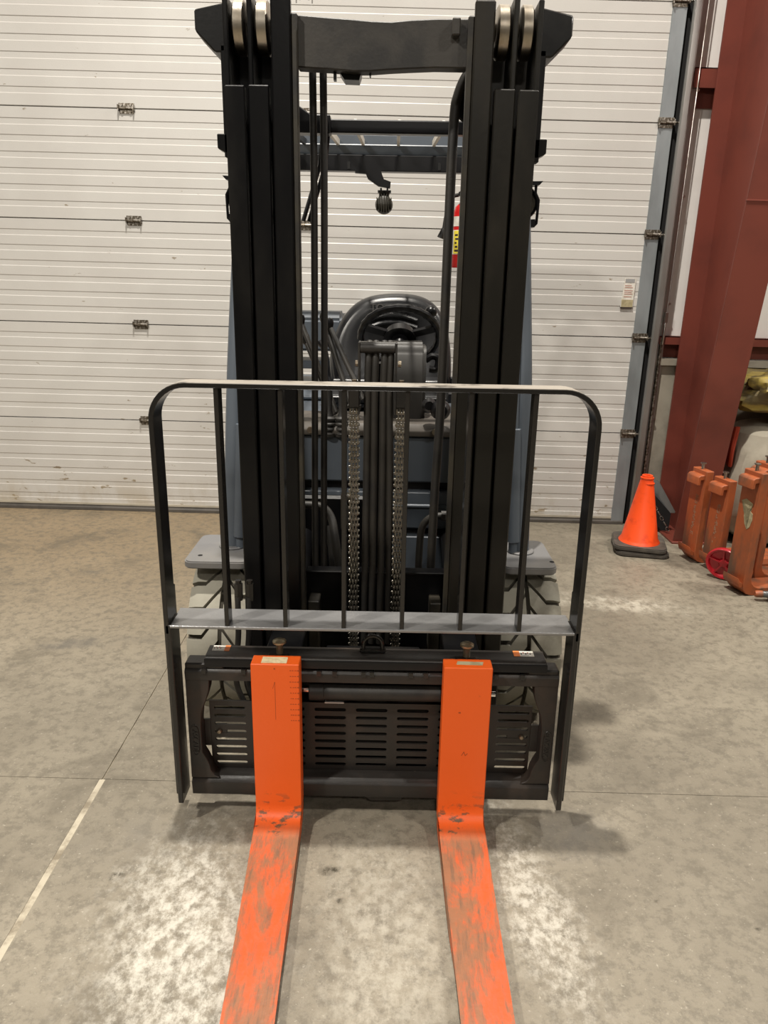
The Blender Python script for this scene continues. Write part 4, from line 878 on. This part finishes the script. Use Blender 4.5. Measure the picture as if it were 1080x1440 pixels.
# spare forks standing on their heels
def spare_fork(loc, rz, h, lab, pin=True, stamped=True):
    t = empty('spare_fork', loc, (0, 0, rz)); tag(t, lab, 'fork', 'spare forks standing beside the red column')
    W = 0.065
    prof = [(0.0, h), (0.045, h), (0.045, 0.09)] + [(0.105 - 0.06 * math.cos(R(a)), 0.09 - 0.05 * math.sin(R(a))) for a in (25, 50, 75, 90)] + [(0.40, 0.036), (0.60, 0.020), (0.60, 0.008), (0.06, 0.0), (0.025, 0.012), (0.006, 0.035), (0.0, 0.07)]
    MB().prism(prof, 'y', 0.0, 2 * W).build('shank_and_blade', 'spare_orange', t, bevel=0.003)
    MB().prism([(0.002, h - 0.022), (-0.026, h - 0.024), (-0.038, h - 0.034), (-0.038, h - 0.080), (-0.020, h - 0.080), (-0.020, h - 0.052), (0.002, h - 0.050)], 'y', 0.012, 2 * W - 0.012).build('upper_hook', 'spare_orange', t, bevel=0.003)
    MB().prism([(0.002, 0.070), (-0.018, 0.080), (-0.028, 0.098), (-0.028, 0.076), (-0.018, 0.048), (0.002, 0.045)], 'y', 0.005, 2 * W - 0.005).build('lower_hook', 'spare_orange', t, bevel=0.003)
    if pin:
        MB().lathe([(0.0, -0.02), (0.008, -0.02), (0.008, 0.022), (0.016, 0.026), (0.016, 0.031), (0.0, 0.033)], (0.016, W, h + 0.006), 'z', 14).build('locking_pin', 'steel', t)
    if not stamped: return t
    # stamped ratings: a column of small raised strokes
    rl = MB(); rr = random.Random(int(h * 1000) + int(loc[0] * 100))
    for k in range(22):
        z = 0.16 + k * (h - 0.30) / 22
        for q in range(3):
            if rr.random() < 0.6: rl.box(-0.0012, 0.001, W - 0.02 + q * 0.008, W - 0.016 + q * 0.008, z, z + 0.005 + rr.random() * 0.005)
    tag(rl.build('stamped_rating', 'stamp_pale', t, smooth=False), kind='stuff')
    return t
spare_fork((1.757, 3.935, 0), R(12), 0.535, 'spare orange fork nearest the red column, thin pin standing in its top')
spare_fork((1.822, 3.79, 0), R(14), 0.520, 'short spare orange fork behind the red disc')
s3 = spare_fork((1.822, 3.475, 0), R(14), 0.640, 'largest spare orange fork, torn paper label on its shank', True, False)
spare_fork((1.965, 3.66, 0), R(14), 0.640, 'spare orange fork at the picture edge, behind the one with the torn label')
lbl = [(0.052, 0.48), (0.070, 0.495), (0.098, 0.480), (0.094, 0.455), (0.076, 0.448), (0.070, 0.41), (0.078, 0.37), (0.090, 0.345), (0.100, 0.362), (0.106, 0.40), (0.104, 0.43)]
pm = MB(); n = len(lbl); lbl2 = [(0.065 - (y - 0.078) * 1.7, z) for y, z in lbl]
pm.prism(lbl2, 'x', -0.0022, 0.0); pm.build('torn_label', 'torn_paper', s3, smooth=False)

# red round disc leaning between the forks
rd = empty('red_disc', (1.815, 3.70, 0.095), (R(10), 0, R(-40))); tag(rd, 'round red plastic disc with spokes leaning between the spare forks', 'disc')
MB().lathe([(0.0, 0.012), (0.080, 0.012), (0.089, 0.006), (0.091, -0.008), (0.086, -0.018), (0.076, -0.014), (0.070, 0.0), (0.030, 0.002), (0.020, -0.008), (0.0, -0.010)], (0, 0, 0), 'y', 36).build('rim', 'red_plastic', rd)
sp_ = MB()
for k in range(5):
    a = R(20 + 72 * k); sp_.obox((math.cos(a) * 0.015, -0.004, math.sin(a) * 0.015), (math.cos(a) * 0.074, -0.004, math.sin(a) * 0.074), 0.009, 0.012, (0, 1, 0))
MB().lathe([(0.0, 0.004), (0.075, 0.004), (0.075, 0.010), (0.0, 0.010)], (0, 0, 0), 'y', 30).build('back_plate', 'red_plastic', rd)
sp_.build('spokes', 'red_plastic', rd)

# grey bottle lying on the floor beside the largest spare fork
bt = empty('grey_bottle', (1.895, 3.43, 0.036), (0, 0, R(-6))); tag(bt, 'small dark grey bottle lying at the foot of the spare forks', 'bottle')
MB().lathe([(0.0, 0.0), (0.016, 0.0), (0.017, 0.03), (0.030, 0.045), (0.035, 0.065), (0.035, 0.20), (0.030, 0.21), (0.0, 0.21)], (0, 0, 0), 'x', 24).build('body', 'grey_glass', bt)
MB().lathe([(0.0, -0.03), (0.014, -0.03), (0.018, -0.02), (0.018, 0.005), (0.0, 0.005)], (0, 0, 0), 'x', 18).build('cap', 'spare_orange', bt)

# bulk sack with a yellow tarpaulin bundle
def blob(name, mat, c, rx_, ry_, rz_, p, amp, freq, parent, seed, nu=40, nv=24):
    vs = []; fs = []
    def sg(v, e): return math.copysign(abs(v) ** e, v)
    for j in range(nv + 1):
        ph = -math.pi / 2 + math.pi * j / nv
        for i in range(nu):
            th = 2 * math.pi * i / nu
            q = Vector((sg(math.cos(ph), p) * sg(math.cos(th), p), sg(math.cos(ph), p) * sg(math.sin(th), p), sg(math.sin(ph), p)))
            d = 1 + amp * noise.noise(Vector((q.x * freq + seed, q.y * freq, q.z * freq * 0.8))) + amp * 0.4 * noise.noise(Vector((q.x * freq * 3 + seed, q.y * freq * 3, q.z * freq * 3)))
            vs.append((c[0] + q.x * rx_ * d, c[1] + q.y * ry_ * d, max(c[2] + q.z * rz_ * d, 0.0)))
    for j in range(nv):
        for i in range(nu): fs.append((j * nu + i, j * nu + (i + 1) % nu, (j + 1) * nu + (i + 1) % nu, (j + 1) * nu + i))
    return MB().add(vs, fs).build(name, mat, parent)
sk = blob('bulk_sack', 'sack_beige', (2.56, 4.40, 0.38), 0.52, 0.25, 0.39, 0.55, 0.10, 2.2, None, 3.0); tag(sk, 'large sagging beige bulk sack behind the red column and spare forks', 'sack')
MB().tube(spline([(2.05, 4.30, 0.72), (2.035, 4.28, 0.66), (2.025, 4.27, 0.59), (2.04, 4.30, 0.50)]), 0.016, 8, sy=2.0).build('orange_strap', 'strap_orange', sk)
tp = blob('yellow_tarpaulin', 'tarp_yellow', (2.52, 4.36, 0.92), 0.51, 0.25, 0.15, 0.8, 0.22, 3.5, None, 9.0); tag(tp, 'crumpled yellow tarpaulin heaped on top of the beige sack', 'tarpaulin')

# bits in the corner behind the cone
bl = empty('rubber_flap', (1.70, 4.50, 0.0)); tag(bl, 'grey sheet scrap leaning in the corner behind the traffic cone', 'scrap')
MB().add([(-0.03, 0.06, 0.36), (0.02, 0.0, 0.33), (0.13, -0.04, 0.15), (0.07, 0.03, 0.13), (-0.03, 0.064, 0.35), (0.02, 0.004, 0.325), (0.13, -0.036, 0.14), (0.07, 0.034, 0.12)], [(0, 1, 2, 3), (7, 6, 5, 4), (0, 4, 5, 1), (1, 5, 6, 2), (2, 6, 7, 3), (3, 7, 4, 0)]).build('sheet', 'galvanised', bl, smooth=False)
MB().add([(0.0, 0.03, 0.0), (0.11, -0.02, 0.0), (0.115, -0.015, 0.13), (0.01, 0.03, 0.24), (0.0, 0.06, 0.0), (0.11, 0.01, 0.0), (0.115, 0.015, 0.13), (0.01, 0.05, 0.24)], [(0, 1, 2, 3), (7, 6, 5, 4), (0, 4, 5, 1), (1, 5, 6, 2), (2, 6, 7, 3), (3, 7, 4, 0)]).build('backing', 'void_black', bl, smooth=False)
chn = empty('loose_chain', (1.66, 4.44, 0)); tag(chn, 'short steel chain hanging behind the traffic cone', 'chain')
c0 = None
for i in range(7):
    t = i / 6; p = (0.0 + 0.13 * t, 0.02 - 0.02 * t, 0.23 - 0.19 * t + 0.03 * t * (t - 1) * 4 * -0.2)
    if c0 is None: c0 = MB().tube([(0.015 * math.cos(a), 0, 0.009 * math.sin(a)) for a in [2 * math.pi * k / 16 for k in range(16)]], 0.0032, 6, closed=True).build('chain_link', 'steel', chn, loc=p, rot=(0, R(52), 0))
    else: place(c0, 'chain_link', chn, p, (R(90) if i % 2 else 0, R(52), 0))
